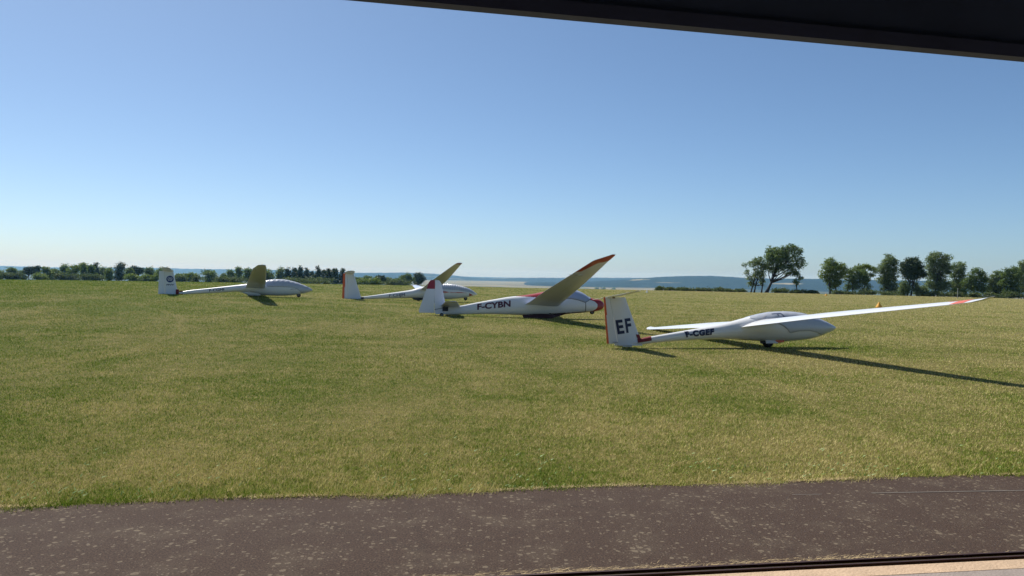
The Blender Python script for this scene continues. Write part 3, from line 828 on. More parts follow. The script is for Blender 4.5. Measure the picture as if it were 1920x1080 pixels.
def blade_mat():
    m = bpy.data.materials.new("grass_blades"); m.use_nodes = True; t = m.node_tree
    for n in list(t.nodes): t.nodes.remove(n)
    out = t.nodes.new("ShaderNodeOutputMaterial")
    f, g, sep = lawn_field(t)
    at = t.nodes.new("ShaderNodeAttribute"); at.attribute_name = "tint"
    ff = math_n(t, 'ADD', f, math_n(t, 'MULTIPLY', math_n(t, 'SUBTRACT', at.outputs["Fac"], 0.5), 1.3), True)
    col = ramp(t, ff, [(0.0, (0.66, 0.56, 0.27)), (0.30, (0.47, 0.455, 0.145)), (0.62, (0.29, 0.335, 0.062)), (1.0, (0.115, 0.205, 0.018))])
    d = t.nodes.new("ShaderNodeBsdfDiffuse"); tr = t.nodes.new("ShaderNodeBsdfTranslucent"); mx = t.nodes.new("ShaderNodeMixShader"); mx.inputs[0].default_value = 0.22
    t.links.new(col, d.inputs[0]); t.links.new(col, tr.inputs[0]); t.links.new(d.outputs[0], mx.inputs[1]); t.links.new(tr.outputs[0], mx.inputs[2])
    t.links.new(mx.outputs[0], out.inputs[0])
    return m

# ------------------------------------------------------------------ ground sheet
def build_ground():
    rings = [0.0] + [0.8 * 1.045 ** k for k in range(222)]
    rings = [r for r in rings if r < 13000] + [13000]
    ang = sorted(set([round(a, 3) for a in frange(45, 135, 180)] + [round(a, 3) for a in frange(135, 405, 90)][1:-1]))
    n = len(ang); vs = [(0, 0, 0)]
    for r in rings[1:]:
        for a in ang:
            x, y = r * math.cos(R(a)), r * math.sin(R(a)); vs.append((x, y, 0))
    A_ = np.array(vs); A_[:, 2] = terrain(A_[:, 0], A_[:, 1])
    back = A_[:, 1] < 3
    rr = np.hypot(A_[:, 0], A_[:, 1])
    A_[back & (rr < 100), 2] = 0
    A_[:, 2] -= 0.006
    fs = [(0, 1 + k, 1 + (k + 1) % n) for k in range(n)]
    for i in range(len(rings) - 2):
        for k in range(n):
            a = 1 + i * n + k; b_ = 1 + i * n + (k + 1) % n
            fs.append((a, a + n, b_ + n, b_))
    o = link_mesh("ground", A_.tolist(), fs, lawn_ground(), smooth=True)
    o["kind"] = "structure"
build_ground()

# ------------------------------------------------------------------ asphalt apron, rails, sill
def edge_y(x): return 6.884 + 0.1916 * x
def asphalt_mat():
    m = bpy.data.materials.new("brown_asphalt"); m.use_nodes = True; t = m.node_tree
    p = t.nodes["Principled BSDF"]; p.inputs["Roughness"].default_value = 0.9; p.inputs["Specular IOR Level"].default_value = 0.25
    g = t.nodes.new("ShaderNodeNewGeometry")
    n1 = add(t, "ShaderNodeTexNoise", Scale=75.0, Detail=4.0, Roughness=0.7); t.links.new(g.outputs["Position"], n1.inputs["Vector"])
    n2 = add(t, "ShaderNodeTexNoise", Scale=0.9, Detail=5.0); t.links.new(g.outputs["Position"], n2.inputs["Vector"])
    base = mixc(t, ramp(t, n1.outputs["Fac"], [(0.32, 0.0), (0.68, 1.0)]), (0.012, 0.007, 0.005), (0.100, 0.062, 0.043))
    base = mixc(t, ramp(t, n2.outputs["Fac"], [(0.35, 0.0), (0.7, 0.35)]), base, (0.056, 0.036, 0.026))
    nst = add(t, "ShaderNodeTexNoise", Scale=2.6, Detail=7.0, Roughness=0.7); t.links.new(g.outputs["Position"], nst.inputs["Vector"])
    base = mixc(t, ramp(t, nst.outputs["Fac"], [(0.48, 0.0), (0.72, 0.5)]), base, (0.105, 0.080, 0.056))
    crk = t.nodes.new("ShaderNodeTexVoronoi"); crk.feature = 'DISTANCE_TO_EDGE'; crk.inputs["Scale"].default_value = 0.55
    cw = t.nodes.new("ShaderNodeVectorMath"); cw.operation = 'MULTIPLY_ADD'; t.links.new(nst.outputs["Color"], cw.inputs[0]); cw.inputs[1].default_value = (0.7, 0.7, 0); t.links.new(g.outputs["Position"], cw.inputs[2]); t.links.new(cw.outputs[0], crk.inputs["Vector"])
    base = mixc(t, ramp(t, crk.outputs["Distance"], [(0.0, 0.35), (0.005, 0.0)]), base, (0.014, 0.010, 0.008))
    # lichen blotches of three sizes
    warp = add(t, "ShaderNodeTexNoise", Scale=14.0, Detail=3.0); t.links.new(g.outputs["Position"], warp.inputs["Vector"])
    wv = t.nodes.new("ShaderNodeVectorMath"); wv.operation = 'MULTIPLY_ADD'
    t.links.new(warp.outputs["Color"], wv.inputs[0]); wv.inputs[1].default_value = (0.05, 0.05, 0.0); t.links.new(g.outputs["Position"], wv.inputs[2])
    masks = []
    for scv, rad, keep in ((9.0, 0.20, 0.36), (17.0, 0.24, 0.50), (40.0, 0.25, 0.40), (3.6, 0.085, 0.30)):
        vo = t.nodes.new("ShaderNodeTexVoronoi"); vo.inputs["Scale"].default_value = scv; vo.voronoi_dimensions = '2D'; t.links.new(wv.outputs[0], vo.inputs["Vector"])
        sp = t.nodes.new("ShaderNodeSeparateColor"); t.links.new(vo.outputs["Color"], sp.inputs[0])
        rsz = math_n(t, 'MULTIPLY', math_n(t, 'SUBTRACT', math_n(t, 'ADD', sp.outputs[0], math_n(t, 'MULTIPLY', math_n(t, 'SUBTRACT', nst.outputs['Fac'], 0.5), 1.2)), 1 - keep, True), rad * 2.4)
        masks.append(math_n(t, 'MULTIPLY', math_n(t, 'SUBTRACT', rsz, vo.outputs["Distance"]), 22.0, True))
    mk = math_n(t, 'MAXIMUM', math_n(t, 'MAXIMUM', masks[0], masks[1]), math_n(t, 'MAXIMUM', masks[2], masks[3]))
    mk = math_n(t, 'MULTIPLY', mk, ramp(t, n1.outputs["Fac"], [(0.3, 0.35), (0.6, 0.8)]))
    col = mixc(t, mk, base, (0.20, 0.160, 0.112))
    t.links.new(col, p.inputs["Base Color"])
    b = add(t, "ShaderNodeBump", Strength=0.8, Distance=0.012); t.links.new(n1.outputs["Fac"], b.inputs["Height"]); t.links.new(b.outputs[0], p.inputs["Normal"])
    return m

random.seed(4)
pts_far = []
x = -14.0
while x < 17:
    pts_far.append((x, edge_y(x) + random.uniform(-0.03, 0.03) + 0.035 * math.sin(x * 2.1) + 0.02 * math.sin(x * 7.3), 0)); x += 0.05
near = [hp(14, V_RAIL - 0.005, 0), hp(-14, V_RAIL - 0.005, 0)]
vsA = []
for q in pts_far:
    u = Vector(q).dot(HD); nv = hp(u, V_RAIL + 0.0, 0); vsA += [q, tuple(nv)]
vsA = [(a, b, 0.0) for a, b, c in vsA]
fsA = [(2 * k, 2 * k + 1, 2 * k + 3, 2 * k + 2) for k in range(len(pts_far) - 1)]
ap = link_mesh("asphalt_path", vsA, fsA, asphalt_mat()); ap["kind"] = "structure"

line_m = mat("faded_white_line", (0.17, 0.15, 0.13), 0.8, noise=0.3, nscale=20)
def gp(px, py):     # photo position on flat ground, used while laying out
    r_ = R(1.1); p_ = math.atan(24 / FPX)
    u, v = px - 960, 540 - py
    a = u * math.cos(r_) - v * math.sin(r_); b = u * math.sin(r_) + v * math.cos(r_)
    d = Vector((a, FPX * math.cos(p_) + b * math.sin(p_), b * math.cos(p_) - FPX * math.sin(p_)))
    return d, Vector((0, 0, EYE))
sheet("path_line", [(3.18, 7.005), (3.18, 7.018), (8.6, 7.735), (8.6, 7.715)], 0.004, line_m)
sheet("path_line", [(2.45, 6.905), (2.45, 6.912), (2.72, 6.945), (2.72, 6.937)], 0.004, line_m)

def build_track():
    t = thing("door_track", "rusty twin steel sliding-door rails set along the hangar sill at bottom right", "door rail")
    for dv in (-0.012, -0.085):
        b = MB()
        b.box(hp(1, V_RAIL + dv, 0.010), (26, 0.018, 0.020), HROT)
        b.box(hp(1, V_RAIL + dv - 0.045, -0.001), (26, 0.050, 0.006), HROT)
        b.build("rail", M['rail'], t)
build_track()
sill_m = mat("pale_sand_concrete", (0.50, 0.36, 0.24), 0.85, noise=0.35, nscale=5, bump=0.5, bscale=60)
floor_m = mat("hangar_floor_concrete", (0.28, 0.235, 0.21), 0.85, noise=0.25, nscale=8, bump=0.4, bscale=70)
v = V_RAIL - 0.122
b = MB(); b.box(hp(1, v - 0.075, -0.005), (26, 0.15, 0.03), HROT)
o = b.build("door_sill", sill_m); o["kind"] = "structure"
b = MB(); b.box(hp(1, v - 0.152 - 6.2, -0.007), (24, 12.4, 0.03), HROT)
o = b.build("hangar_floor", floor_m); o["kind"] = "structure"

# ------------------------------------------------------------------ grass blades (one mass)
def tri_cloud(name, base, tip_vec, width_vec, tint, m, mid=None):
    n = len(base)
    co = np.empty((n, 3, 3), np.float32)
    co[:, 0] = base - width_vec; co[:, 1] = base + width_vec; co[:, 2] = base + tip_vec
    me = bpy.data.meshes.new(name)
    me.vertices.add(n * 3); me.vertices.foreach_set("co", co.ravel())
    me.loops.add(n * 3); me.loops.foreach_set("vertex_index", np.arange(n * 3, dtype=np.int32))
    me.polygons.add(n); me.polygons.foreach_set("loop_start", np.arange(0, n * 3, 3, dtype=np.int32))
    a = me.attributes.new("tint", 'FLOAT', 'POINT'); a.data.foreach_set("value", np.repeat(tint, 3).astype(np.float32))
    me.materials.append(m); me.update(calc_edges=True)
    o = bpy.data.objects.new(name, me); C.objects.link(o)
    return o

def build_grass():
    rng = np.random.default_rng(7)
    n = 1450000
    Y = np.exp(rng.uniform(np.log(4.6), np.log(118), n))
    X = Y * rng.uniform(-0.80, 0.80, n)
    keep = Y > edge_y(X) + 0.035 * np.sin(X * 2.1) + 0.02 * np.sin(X * 7.3) + rng.normal(0, 0.035, n) - 0.03 - 0.08 * np.clip(np.sin(X * 3.1 + 1) * np.sin(X * 1.13), 0, 1) - 0.05 * np.clip(np.sin(X * 11.7) * np.sin(X * 4.3 + 2), 0, 1)
    # let some spots thin out
    X, Y = X[keep], Y[keep]; n = len(X)
    Z = terrain(X, Y) - 0.008
    edge = np.exp(-((Y - edge_y(X)) / 0.22) ** 2)
    h = (0.020 + 0.026 * rng.random(n) ** 1.5) * (1 + 0.9 * edge * rng.random(n)) * (1 + 0.25 * np.sin(X * 0.9) * np.sin(Y * 0.6 + 1))
    h *= np.clip(1 + (Y - 20) / 90, 1, 1.4)
    az = rng.uniform(0, 2 * np.pi, n); lean = rng.uniform(0.15, 1.15, n)
    tip = np.stack([np.cos(az) * lean * h, np.sin(az) * lean * h, h * np.cos(lean * 0.7)], 1)
    a2 = az + np.pi / 2 + rng.normal(0, 0.5, n)
    w = (0.0026 * (np.maximum(Y, 7) / 7) ** 0.85) * rng.uniform(0.7, 1.4, n)
    wid = np.stack([np.cos(a2) * w, np.sin(a2) * w, np.zeros(n)], 1)
    tint = np.clip(rng.normal(0.5, 0.36, n), 0, 1)
    tint = np.clip(tint + np.exp(-((Y - edge_y(X)) / 0.5) ** 2) * (0.32 * np.clip(np.sin(X * 1.7 + 0.4) + 0.3 * np.sin(X * 5.1), -0.3, 1)), 0, 1)
    o = tri_cloud("grass", np.stack([X, Y, Z], 1), tip, wid, tint, blade_mat())
    o["kind"] = "stuff"; o["label"] = "short mown sun-dried grass of the airfield"; 
    # straw litter lying by the rails and edge
    n = 900
    u = np.where(rng.random(n) < 0.7, rng.normal(0, 1, n) * 0.25 + rng.choice([0.35, 1.1, 1.35, 1.9, 2.6, 3.1, 3.4], n), rng.uniform(-8, 9, n))
    vv = V_RAIL + np.abs(rng.normal(0, 0.035, n)) + 0.012
    P = np.outer(u, HD) + np.outer(vv, HN); P[:, 2] = 0.004 + rng.random(n) * 0.012
    a = rng.normal(0.17, 0.6, n); L = rng.uniform(0.015, 0.11, n)
    tipv = np.stack([np.cos(a) * L, np.sin(a) * L * 0.6, rng.uniform(0, 0.012, n)], 1)
    wv = np.stack([-np.sin(a) * 0.0016, np.cos(a) * 0.0016, np.zeros(n)], 1)
    # dead fringe at the lawn edge
    n2 = 9000
    X = rng.uniform(-7, 8, n2); Yb = edge_y(X) + 0.03 * np.sin(X * 2.1) + rng.normal(0.01, 0.022, n2)
    on = (np.sin(X * 2.7) + np.sin(X * 6.3 + 1) * 0.7 + rng.normal(0, 0.5, n2)) > 0.1
    X, Yb = X[on], Yb[on]; n2 = len(X)
    P2 = np.stack([X, Yb, np.full(n2, 0.003)], 1); a = rng.uniform(0, 2 * np.pi, n2); L = rng.uniform(0.02, 0.06, n2)
    t2 = np.stack([np.cos(a) * L, np.sin(a) * L, rng.uniform(0.002, 0.02, n2)], 1)
    w2 = np.stack([-np.sin(a) * 0.002, np.cos(a) * 0.002, np.zeros(n2)], 1)
    sm = mat("dry_straw", (0.50, 0.38, 0.20), 0.9, noise=0.3, nscale=30)
    o = tri_cloud("straw", np.concatenate([P, P2]), np.concatenate([tipv, t2]), np.concatenate([wv, w2]), np.full(n + n2, 0.5), sm)
    o["kind"] = "stuff"; o["label"] = "dry straw scattered along the path edge and door rails"
    # broad leaved weeds, small and many along the near edge
    n = 1900
    X = rng.uniform(-7, 8, n); Yw = edge_y(X) + rng.exponential(0.5, n) + 0.02
    cl = (np.sin(X * 1.9 + 2) + np.sin(X * 4.1)) * 0.5 + rng.normal(0, 0.5, n) > 0.3
    X, Yw = X[cl], Yw[cl]; n = len(X)
    P = np.stack([X, Yw, np.full(n, 0.01)], 1); a = rng.uniform(0, 2 * np.pi, n); L = rng.uniform(0.02, 0.05, n)
    tv = np.stack([np.cos(a) * L, np.sin(a) * L, rng.uniform(0.01, 0.03, n)], 1); wv = np.stack([-np.sin(a) * 0.006, np.cos(a) * 0.006, np.full(n, 0.004)], 1)
    o = tri_cloud("weeds", P, tv, wv, rng.random(n), mat("weed_leaf", (0.19, 0.31, 0.07), 0.6, noise=0.4, nscale=20))
    o["kind"] = "stuff"; o["label"] = "small green broad-leaved weeds in the near lawn edge"
build_grass()

# ------------------------------------------------------------------ trees
def leaf_mat(name, c1, c2, tr=0.42):
    m = bpy.data.materials.new(name); m.use_nodes = True; t = m.node_tree
    for n in list(t.nodes): t.nodes.remove(n)
    out = t.nodes.new("ShaderNodeOutputMaterial")
    at = t.nodes.new("ShaderNodeAttribute"); at.attribute_name = "tint"
    col = ramp(t, at.outputs["Fac"], [(0.0, c1), (1.0, c2)])
    d = t.nodes.new("ShaderNodeBsdfPrincipled"); d.inputs["Roughness"].default_value = 0.55; d.inputs["Specular IOR Level"].default_value = 0.3
    trn = t.nodes.new("ShaderNodeBsdfTranslucent"); mx = t.nodes.new("ShaderNodeMixShader"); mx.inputs[0].default_value = tr
    t.links.new(col, d.inputs[0]); t.links.new(col, trn.inputs[0]); t.links.new(d.outputs[0], mx.inputs[1]); t.links.new(trn.outputs[0], mx.inputs[2])
    t.links.new(mx.outputs[0], out.inputs[0]); return m
LM = {
    'oak': leaf_mat("oak_leaves", (0.050, 0.092, 0.022), (0.21, 0.29, 0.075)),
    'ash': leaf_mat("ash_leaves", (0.065, 0.11, 0.036), (0.27, 0.34, 0.12)),
    'dark': leaf_mat("dark_needles", (0.022, 0.045, 0.017), (0.080, 0.125, 0.045), 0.15),
    'lime': leaf_mat("lime_leaves", (0.085, 0.14, 0.022), (0.25, 0.32, 0.06)),
    'scrub': leaf_mat("scrub_leaves", (0.040, 0.072, 0.020), (0.16, 0.20, 0.06)),
}

def leaves(name, blobs, n, size, m, parent, rng, squash=1.0):
    """blobs: (cx,cy,cz, rx,ry,rz). Twig clusters through each blob's volume, denser to its outside"""
    blobs = np.array(blobs, float)
    vol = (blobs[:, 3] * blobs[:, 4] * blobs[:, 5]) ** 0.75; pr = vol / vol.sum()
    nt_ = max(8, n // 11)
    k = rng.choice(len(blobs), nt_, p=pr)
    d = rng.normal(size=(nt_, 3)); d /= np.linalg.norm(d, axis=1)[:, None]
    rad = rng.uniform(0.35, 1.0, nt_) ** 0.5 * (1 + 0.26 * rng.normal(size=nt_))
    tw = blobs[k, :3] + d * rad[:, None] * blobs[k, 3:]
    twt = np.clip(0.5 + 0.25 * rng.normal(size=nt_), 0, 1)
    j = rng.integers(0, nt_, n)
    spread = size * 1.15
    c = tw[j] + rng.normal(size=(n, 3)) * spread * [1, 1, 0.6]
    a = rng.normal(size=(n, 3)); a /= np.linalg.norm(a, axis=1)[:, None]
    b_ = np.cross(a, rng.normal(size=(n, 3))); b_ /= np.linalg.norm(b_, axis=1)[:, None]
    s = size * rng.uniform(0.6, 1.3, n)[:, None]
    co = np.empty((n, 4, 3), np.float32)
    co[:, 0] = c - a * s * 0.7; co[:, 1] = c + b_ * s * 0.42; co[:, 2] = c + a * s * 0.7; co[:, 3] = c - b_ * s * 0.42
    tint = np.clip(twt[j] + 0.15 * rng.normal(size=n), 0, 1)
    me = bpy.data.meshes.new(name)
    me.vertices.add(n * 4); me.vertices.foreach_set("co", co.ravel())
    me.loops.add(n * 4); me.loops.foreach_set("vertex_index", np.arange(n * 4, dtype=np.int32))
    me.polygons.add(n); me.polygons.foreach_set("loop_start", np.arange(0, n * 4, 4, dtype=np.int32))
    at = me.attributes.new("tint", 'FLOAT', 'POINT'); at.data.foreach_set("value", np.repeat(tint, 4).astype(np.float32))
    me.materials.append(m); me.update(calc_edges=True)
    o = bpy.data.objects.new(name, me); C.objects.link(o); o.parent = parent
    return o

def px_at(px, py, dist):
    """world x and height for a photo position at forward distance dist"""
    d, o = gp(px, py); t = dist / d.y
    return o.x + d.x * t, o.z + d.z * t

def tree(name, label, cat, x0, x1, ytop, dist, style, leafm, n, seed, ybase=None, group=None, trunks=None, blobs=None, leafsize=None, lean=0.0):
    rng = np.random.default_rng(seed)
    cx = (x0 + x1) / 2 if trunks is None else sum(trunks) / len(trunks)
    n = int(n * (1.6 if dist < 200 else 2.8))
    X, _ = px_at(cx, ytop, dist)
    XL, ztop = px_at(x0, ytop, dist); XR, _ = px_at(x1, ytop, dist)
    z0 = tz(X, dist); W = XR - XL; mid = (XL + XR) / 2 - X; H = max(0.5, ztop - z0)
    t = thing(name, label, cat, (X, dist, z0), group=group)
    bl = []
    m = dist / FPX
    if blobs:      # given as photo px: (cx, cy, rx, ry)
        for bx, by, rx, ry in blobs:
            wx, wz = px_at(bx, by, dist)
            bl.append((wx - X, rng.uniform(-0.25, 0.25) * W * 0.4, wz - z0, rx * m, (rx + ry) / 2 * m, ry * m))
    elif style == 'round':
        for _ in range(12):
            a = rng.uniform(0, 6.28); r = rng.uniform(0, 0.38)
            bl.append((mid + math.cos(a) * r * W, math.sin(a) * r * W, H * rng.uniform(0.16, 0.80), W * rng.uniform(0.17, 0.27), W * rng.uniform(0.17, 0.27), H * rng.uniform(0.12, 0.2)))
        bl.append((mid, 0, H * 0.80, W * 0.28, W * 0.28, H * 0.19))
    elif style == 'column':
        for k in range(11):
            q = k / 10
            bl.append((mid + rng.uniform(-.16, .16) * W, rng.uniform(-.16, .16) * W, H * (0.12 + 0.78 * q), W * (0.36 - 0.18 * q * q) * rng.uniform(.8, 1.1), W * 0.3, H * 0.10))
    elif style == 'conifer':
        for k in range(9):
            q = k / 8
            bl.append((mid + rng.uniform(-.1, .1) * W, rng.uniform(-.1, .1) * W, H * (0.15 + 0.82 * q), W * (0.46 * (1 - q) + 0.07), W * (0.4 * (1 - q) + 0.06), H * 0.07))
    elif style == 'umbrella':
        for k in range(10):
            a = rng.uniform(0, 6.28); r = rng.uniform(0, .34)
            bl.append((mid + math.cos(a) * r * W, math.sin(a) * r * W, H * rng.uniform(0.55, 0.88), W * .2, W * .2, H * 0.12))
    elif style == 'bush':
        for k in range(7):
            bl.append((mid + rng.uniform(-.38, .38) * W, rng.uniform(-.2, .2) * W, H * rng.uniform(0.2, 0.62), W * rng.uniform(.14, .22), W * .18, H * rng.uniform(.2, .38)))
    ls = leafsize or max(0.09, 1.75 * m)
    leaves("crown" if cat == "tree" else "foliage", bl, n, ls, leafm, t, rng)
    if cat == "tree":
        b = MB()
        tr = trunks or [cx]
        for tx in tr:
            wx, _ = px_at(tx, ytop, dist); bx = wx - X
            r0 = max(0.06, 0.022 * H if len(tr) > 1 else 0.032 * H)
            top = bl[-1] if style != 'conifer' else bl[-2]
            fx = top[0] if len(tr) == 1 else bx + (top[0] - bx) * 0.35
            pts = [(bx + (fx - bx) * q + 0.02 * H * math.sin(q * 6 + seed), 0.01 * H * math.cos(q * 5), -0.15 + (H * 0.80) * q) for q in frange(0, 1, 7)]
            b.tube(pts, [r0 * (1.35 if i == 0 else 1 - 0.85 * i / 7) for i in range(8)], 8)
            for q in bl:
                k = int(min(6, max(2, (q[2] / H * 0.55) / 0.8 * 7)))
                p0 = Vector(pts[k]); p1 = Vector(q[:3])
                if len(tr) > 1 and abs(p0.x - p1.x) > W * 0.5: continue
                pm = p0.lerp(p1, 0.5) + Vector((rng.uniform(-.03, .03) * W, rng.uniform(-.03, .03) * W, -0.03 * H))
                b.tube([p0, pm, p1], [r0 * .45, r0 * .3, r0 * .1], 5)
        b.build("trunk", M['bark'], t, True)
    return t

TD = 135.0
G1 = "trees at the field edge on the right"
tree("tree", "small ragged multi-stemmed tree at the left foot of the big spreading tree", "tree", 1388, 1432, 482, TD, '', LM['ash'], 2600, 11, group=G1, trunks=[1411, 1417, 1431],
     blobs=[(1412, 494, 9, 7), (1424, 490, 9, 7), (1430, 500, 8, 9), (1394, 497, 4, 3), (1400, 511, 5, 5), (1408, 522, 7, 5), (1416, 512, 8, 9), (1427, 518, 6, 10), (1412, 532, 7, 5), (1430, 530, 5, 6)])
tree("tree", "tallest spreading tree on the right, wide dark crown over a leaning bare trunk", "tree", 1430, 1508, 459, TD, '', LM['oak'], 9000, 12, group=G1, trunks=[1440],
     blobs=[(1442, 482, 9, 8), (1450, 470, 11, 8), (1466, 470, 12, 8), (1480, 466, 10, 8), (1487, 463, 6, 4), (1494, 472, 9, 8), (1440, 498, 8, 8), (1452, 490, 12, 9), (1468, 486, 13, 10), (1484, 484, 12, 9), (1497, 488, 8, 8),
            (1450, 506, 10, 7), (1464, 502, 12, 7), (1480, 500, 11, 7), (1497, 499, 9, 6), (1490, 511, 8, 5), (1478, 513, 7, 3), (1504, 466, 3, 3), (1508, 496, 4, 3), (1462, 480, 16, 11)])
tree("tree", "thin bare-stemmed tree standing just right of the big spreading tree", "tree", 1484, 1505, 512, TD - 1, '', LM['oak'], 600, 13, group=G1, trunks=[1494.5],
     blobs=[(1494, 514, 6, 4), (1500, 521, 5, 3), (1493, 530, 3, 6)])
tree("tree", "bright green full-crowned tree, first right of the gap in the right-hand treeline", "tree", 1536, 1592, 484, TD, '', LM['lime'], 5500, 14, group=G1, trunks=[1557, 1569],
     blobs=[(1558, 491, 9, 7), (1552, 502, 12, 8), (1566, 499, 11, 8), (1579, 502, 9, 7), (1547, 513, 9, 6), (1560, 514, 12, 8), (1574, 515, 11, 8), (1556, 527, 8, 7), (1568, 530, 9, 8), (1545, 520, 6, 4), (1559, 540, 5, 6)])
tree("tree", "dark low-branched tree between the bright green tree and the yellow-topped one", "tree", 1578, 1632, 503, TD + 2, '', LM['oak'], 4500, 15, group=G1, trunks=[1589, 1600, 1622],
     blobs=[(1588, 509, 9, 6), (1602, 510, 11, 7), (1616, 514, 10, 8), (1592, 522, 10, 8), (1608, 525, 12, 9), (1622, 526, 8, 9), (1590, 538, 7, 6), (1626, 540, 6, 6), (1604, 537, 10, 6)])
tree("tree", "yellow-green flat-topped tree leaning out behind the dark low-branched tree", "tree", 1604, 1646, 497, TD + 4, '', LM['lime'], 1900, 16, group=G1, trunks=[1622],
     blobs=[(1611, 502, 7, 4), (1624, 500, 8, 4), (1634, 504, 7, 4), (1642, 508, 4, 3), (1618, 510, 6, 4), (1632, 515, 5, 3), (1622, 520, 4, 5)])
tree("tree", "tall narrow grey-green tree left of the dark umbrella-shaped tree", "tree", 1643, 1685, 474, TD, '', LM['ash'], 6000, 17, group=G1, trunks=[1662, 1670],
     blobs=[(1668, 481, 7, 6), (1664, 490, 11, 7), (1675, 492, 8, 8), (1656, 500, 10, 7), (1670, 503, 12, 8), (1664, 514, 12, 8), (1676, 515, 8, 8), (1656, 526, 10, 8), (1670, 528, 13, 9), (1662, 540, 13, 8), (1676, 542, 8, 6), (1649, 508, 6, 5)])
tree("tree", "dark umbrella-shaped tree on two straight bare trunks", "tree", 1686, 1738, 483, TD - 3, '', LM['dark'], 7500, 18, group=G1, trunks=[1704, 1711],
     blobs=[(1704, 488, 8, 5), (1716, 488, 8, 5), (1698, 497, 11, 7), (1712, 496, 12, 8), (1725, 498, 9, 7), (1696, 508, 9, 6), (1709, 508, 13, 8), (1724, 509, 11, 7), (1731, 515, 7, 5), (1702, 518, 10, 6), (1716, 519, 9, 5)])
tree("tree", "tallest tree of the right-hand wood, ragged light-flecked crown beside the umbrella-shaped tree", "tree", 1733, 1788, 472, TD, '', LM['ash'], 8500, 19, group=G1, trunks=[1752, 1760],
     blobs=[(1750, 479, 8, 6), (1761, 478, 9, 6), (1772, 483, 8, 6), (1744, 488, 9, 7), (1757, 490, 12, 8), (1772, 493, 10, 8), (1745, 502, 9, 8), (1760, 504, 13, 9), (1776, 506, 9, 9), (1750, 518, 11, 9), (1766, 520, 13, 9), (1745, 534, 10, 9), (1760, 538, 13, 10), (1774, 536, 10, 9), (1786, 483, 3, 2)])
tree("tree", "pale loose-crowned tree right behind the tallest tree of the right-hand wood", "tree", 1778, 1812, 489, TD + 6, '', LM['ash'], 3600, 20, group=G1, trunks=[1796],
     blobs=[(1794, 495, 8, 5), (1804, 498, 6, 6), (1788, 504, 7, 6), (1800, 508, 9, 7), (1792, 518, 11, 8), (1804, 522, 9, 9), (1790, 533, 11, 9), (1803, 538, 10, 10)])
tree("tree", "dark green tree with a small knobbly top above the raised wing tip", "tree", 1812, 1850, 503, TD, '', LM['oak'], 4600, 21, group=G1, trunks=[1834],
     blobs=[(1834, 508, 8, 5), (1825, 512, 6, 5), (1841, 515, 7, 6), (1820, 523, 10, 7), (1835, 524, 12, 8), (1848, 524, 7, 7), (1822, 538, 11, 9), (1838, 540, 12, 10), (1812, 532, 8, 8)])
tree("tree", "low pale-topped tree in the dip of the wood right of the wing tip", "tree", 1846, 1884, 507, TD + 3, '', LM['ash'], 4200, 22, group=G1, trunks=[1866],
     blobs=[(1871, 512, 7, 5), (1862, 520, 9, 5), (1876, 521, 8, 6), (1855, 528, 9, 6), (1868, 531, 11, 8), (1880, 533, 9, 9), (1858, 543, 11, 8), (1874, 545, 11, 8)])
tree("tree", "broad dark tree second from the right edge of the picture", "tree", 1878, 1912, 500, TD, '', LM['oak'], 5200, 23, group=G1, trunks=[1896],
     blobs=[(1890, 507, 8, 5), (1901, 506, 8, 5), (1884, 516, 8, 6), (1897, 518, 12, 8), (1910, 518, 8, 8), (1886, 531, 10, 8), (1901, 533, 12, 9), (1890, 546, 10, 8), (1905, 547, 9, 8)])
tree("tree", "tall tree cut by the right edge of the picture", "tree", 1902, 1946, 489, TD + 4, '', LM['ash'], 5500, 24, group=G1, trunks=[1925],
     blobs=[(1916, 496, 7, 6), (1928, 495, 9, 7), (1914, 508, 8, 7), (1928, 510, 12, 9), (1918, 524, 10, 9), (1934, 526, 12, 10), (1918, 541, 11, 9), (1934, 543, 12, 9)])
G2 = "low bushes along the crest of the field"
bush_list = [(1228, 1245, 537, 545, "dark bush at the left end of the bush row beyond the white marker"), (1243, 1262, 540, 546, "small loose bush second from the left in the bush row on the crest"),
    (1262, 1280, 541, 547, "flat scrubby bush third from the left in the bush row on the crest"), (1278, 1296, 538, 547, "rounded bush fourth from the left in the bush row on the crest"), (1294, 1322, 541, 547, "long low thin scrub in the middle of the bush row on the crest"),
    (1322, 1338, 540, 548, "dark bush left of the roundest bush in the crest row"), (1335, 1356, 538, 548, "roundest darkest bush in the crest row"), (1354, 1382, 543, 549, "low bush tapering off at the right end of the crest row"),
    (1380, 1400, 543, 549, "low bush under the left side of the small ragged tree"), (1447, 1480, 540, 549, "spiky dark bush right of the leaning trunk of the big tree"), (1480, 1514, 541, 550, "dark bush under the thin bare-stemmed tree"),
    (1512, 1536, 544, 551, "small bush trailing right of the thin bare-stemmed tree"), (1556, 1580, 544, 552, "bush around the foot of the bright green tree"), (1584, 1616, 544, 553, "bush under the dark low-branched tree"), (1614, 1646, 543, 554, "dark bush below the yellow-green tree"),
    (1645, 1690, 545, 554, "bush along the foot of the tall narrow grey-green tree"), (1688, 1712, 520, 554, "tall leafy shrub behind the two straight trunks, on their left"), (1708, 1740, 524, 555, "tall leafy shrub to the right of the two straight trunks"),
    (1720, 1760, 544, 556, "dark low thicket at the foot of the tallest wood tree"), (1758, 1800, 544, 557, "low thicket right of the foot of the tallest wood tree"), (1782, 1812, 536, 558, "yellowish bush behind the pale stake"), (1808, 1842, 546, 558, "low dark bush just behind the raised wing tip"),
    (1838, 1880, 546, 560, "dark underwood right of the raised wing tip"), (1876, 1922, 545, 561, "dark underwood at the right edge of the picture")]
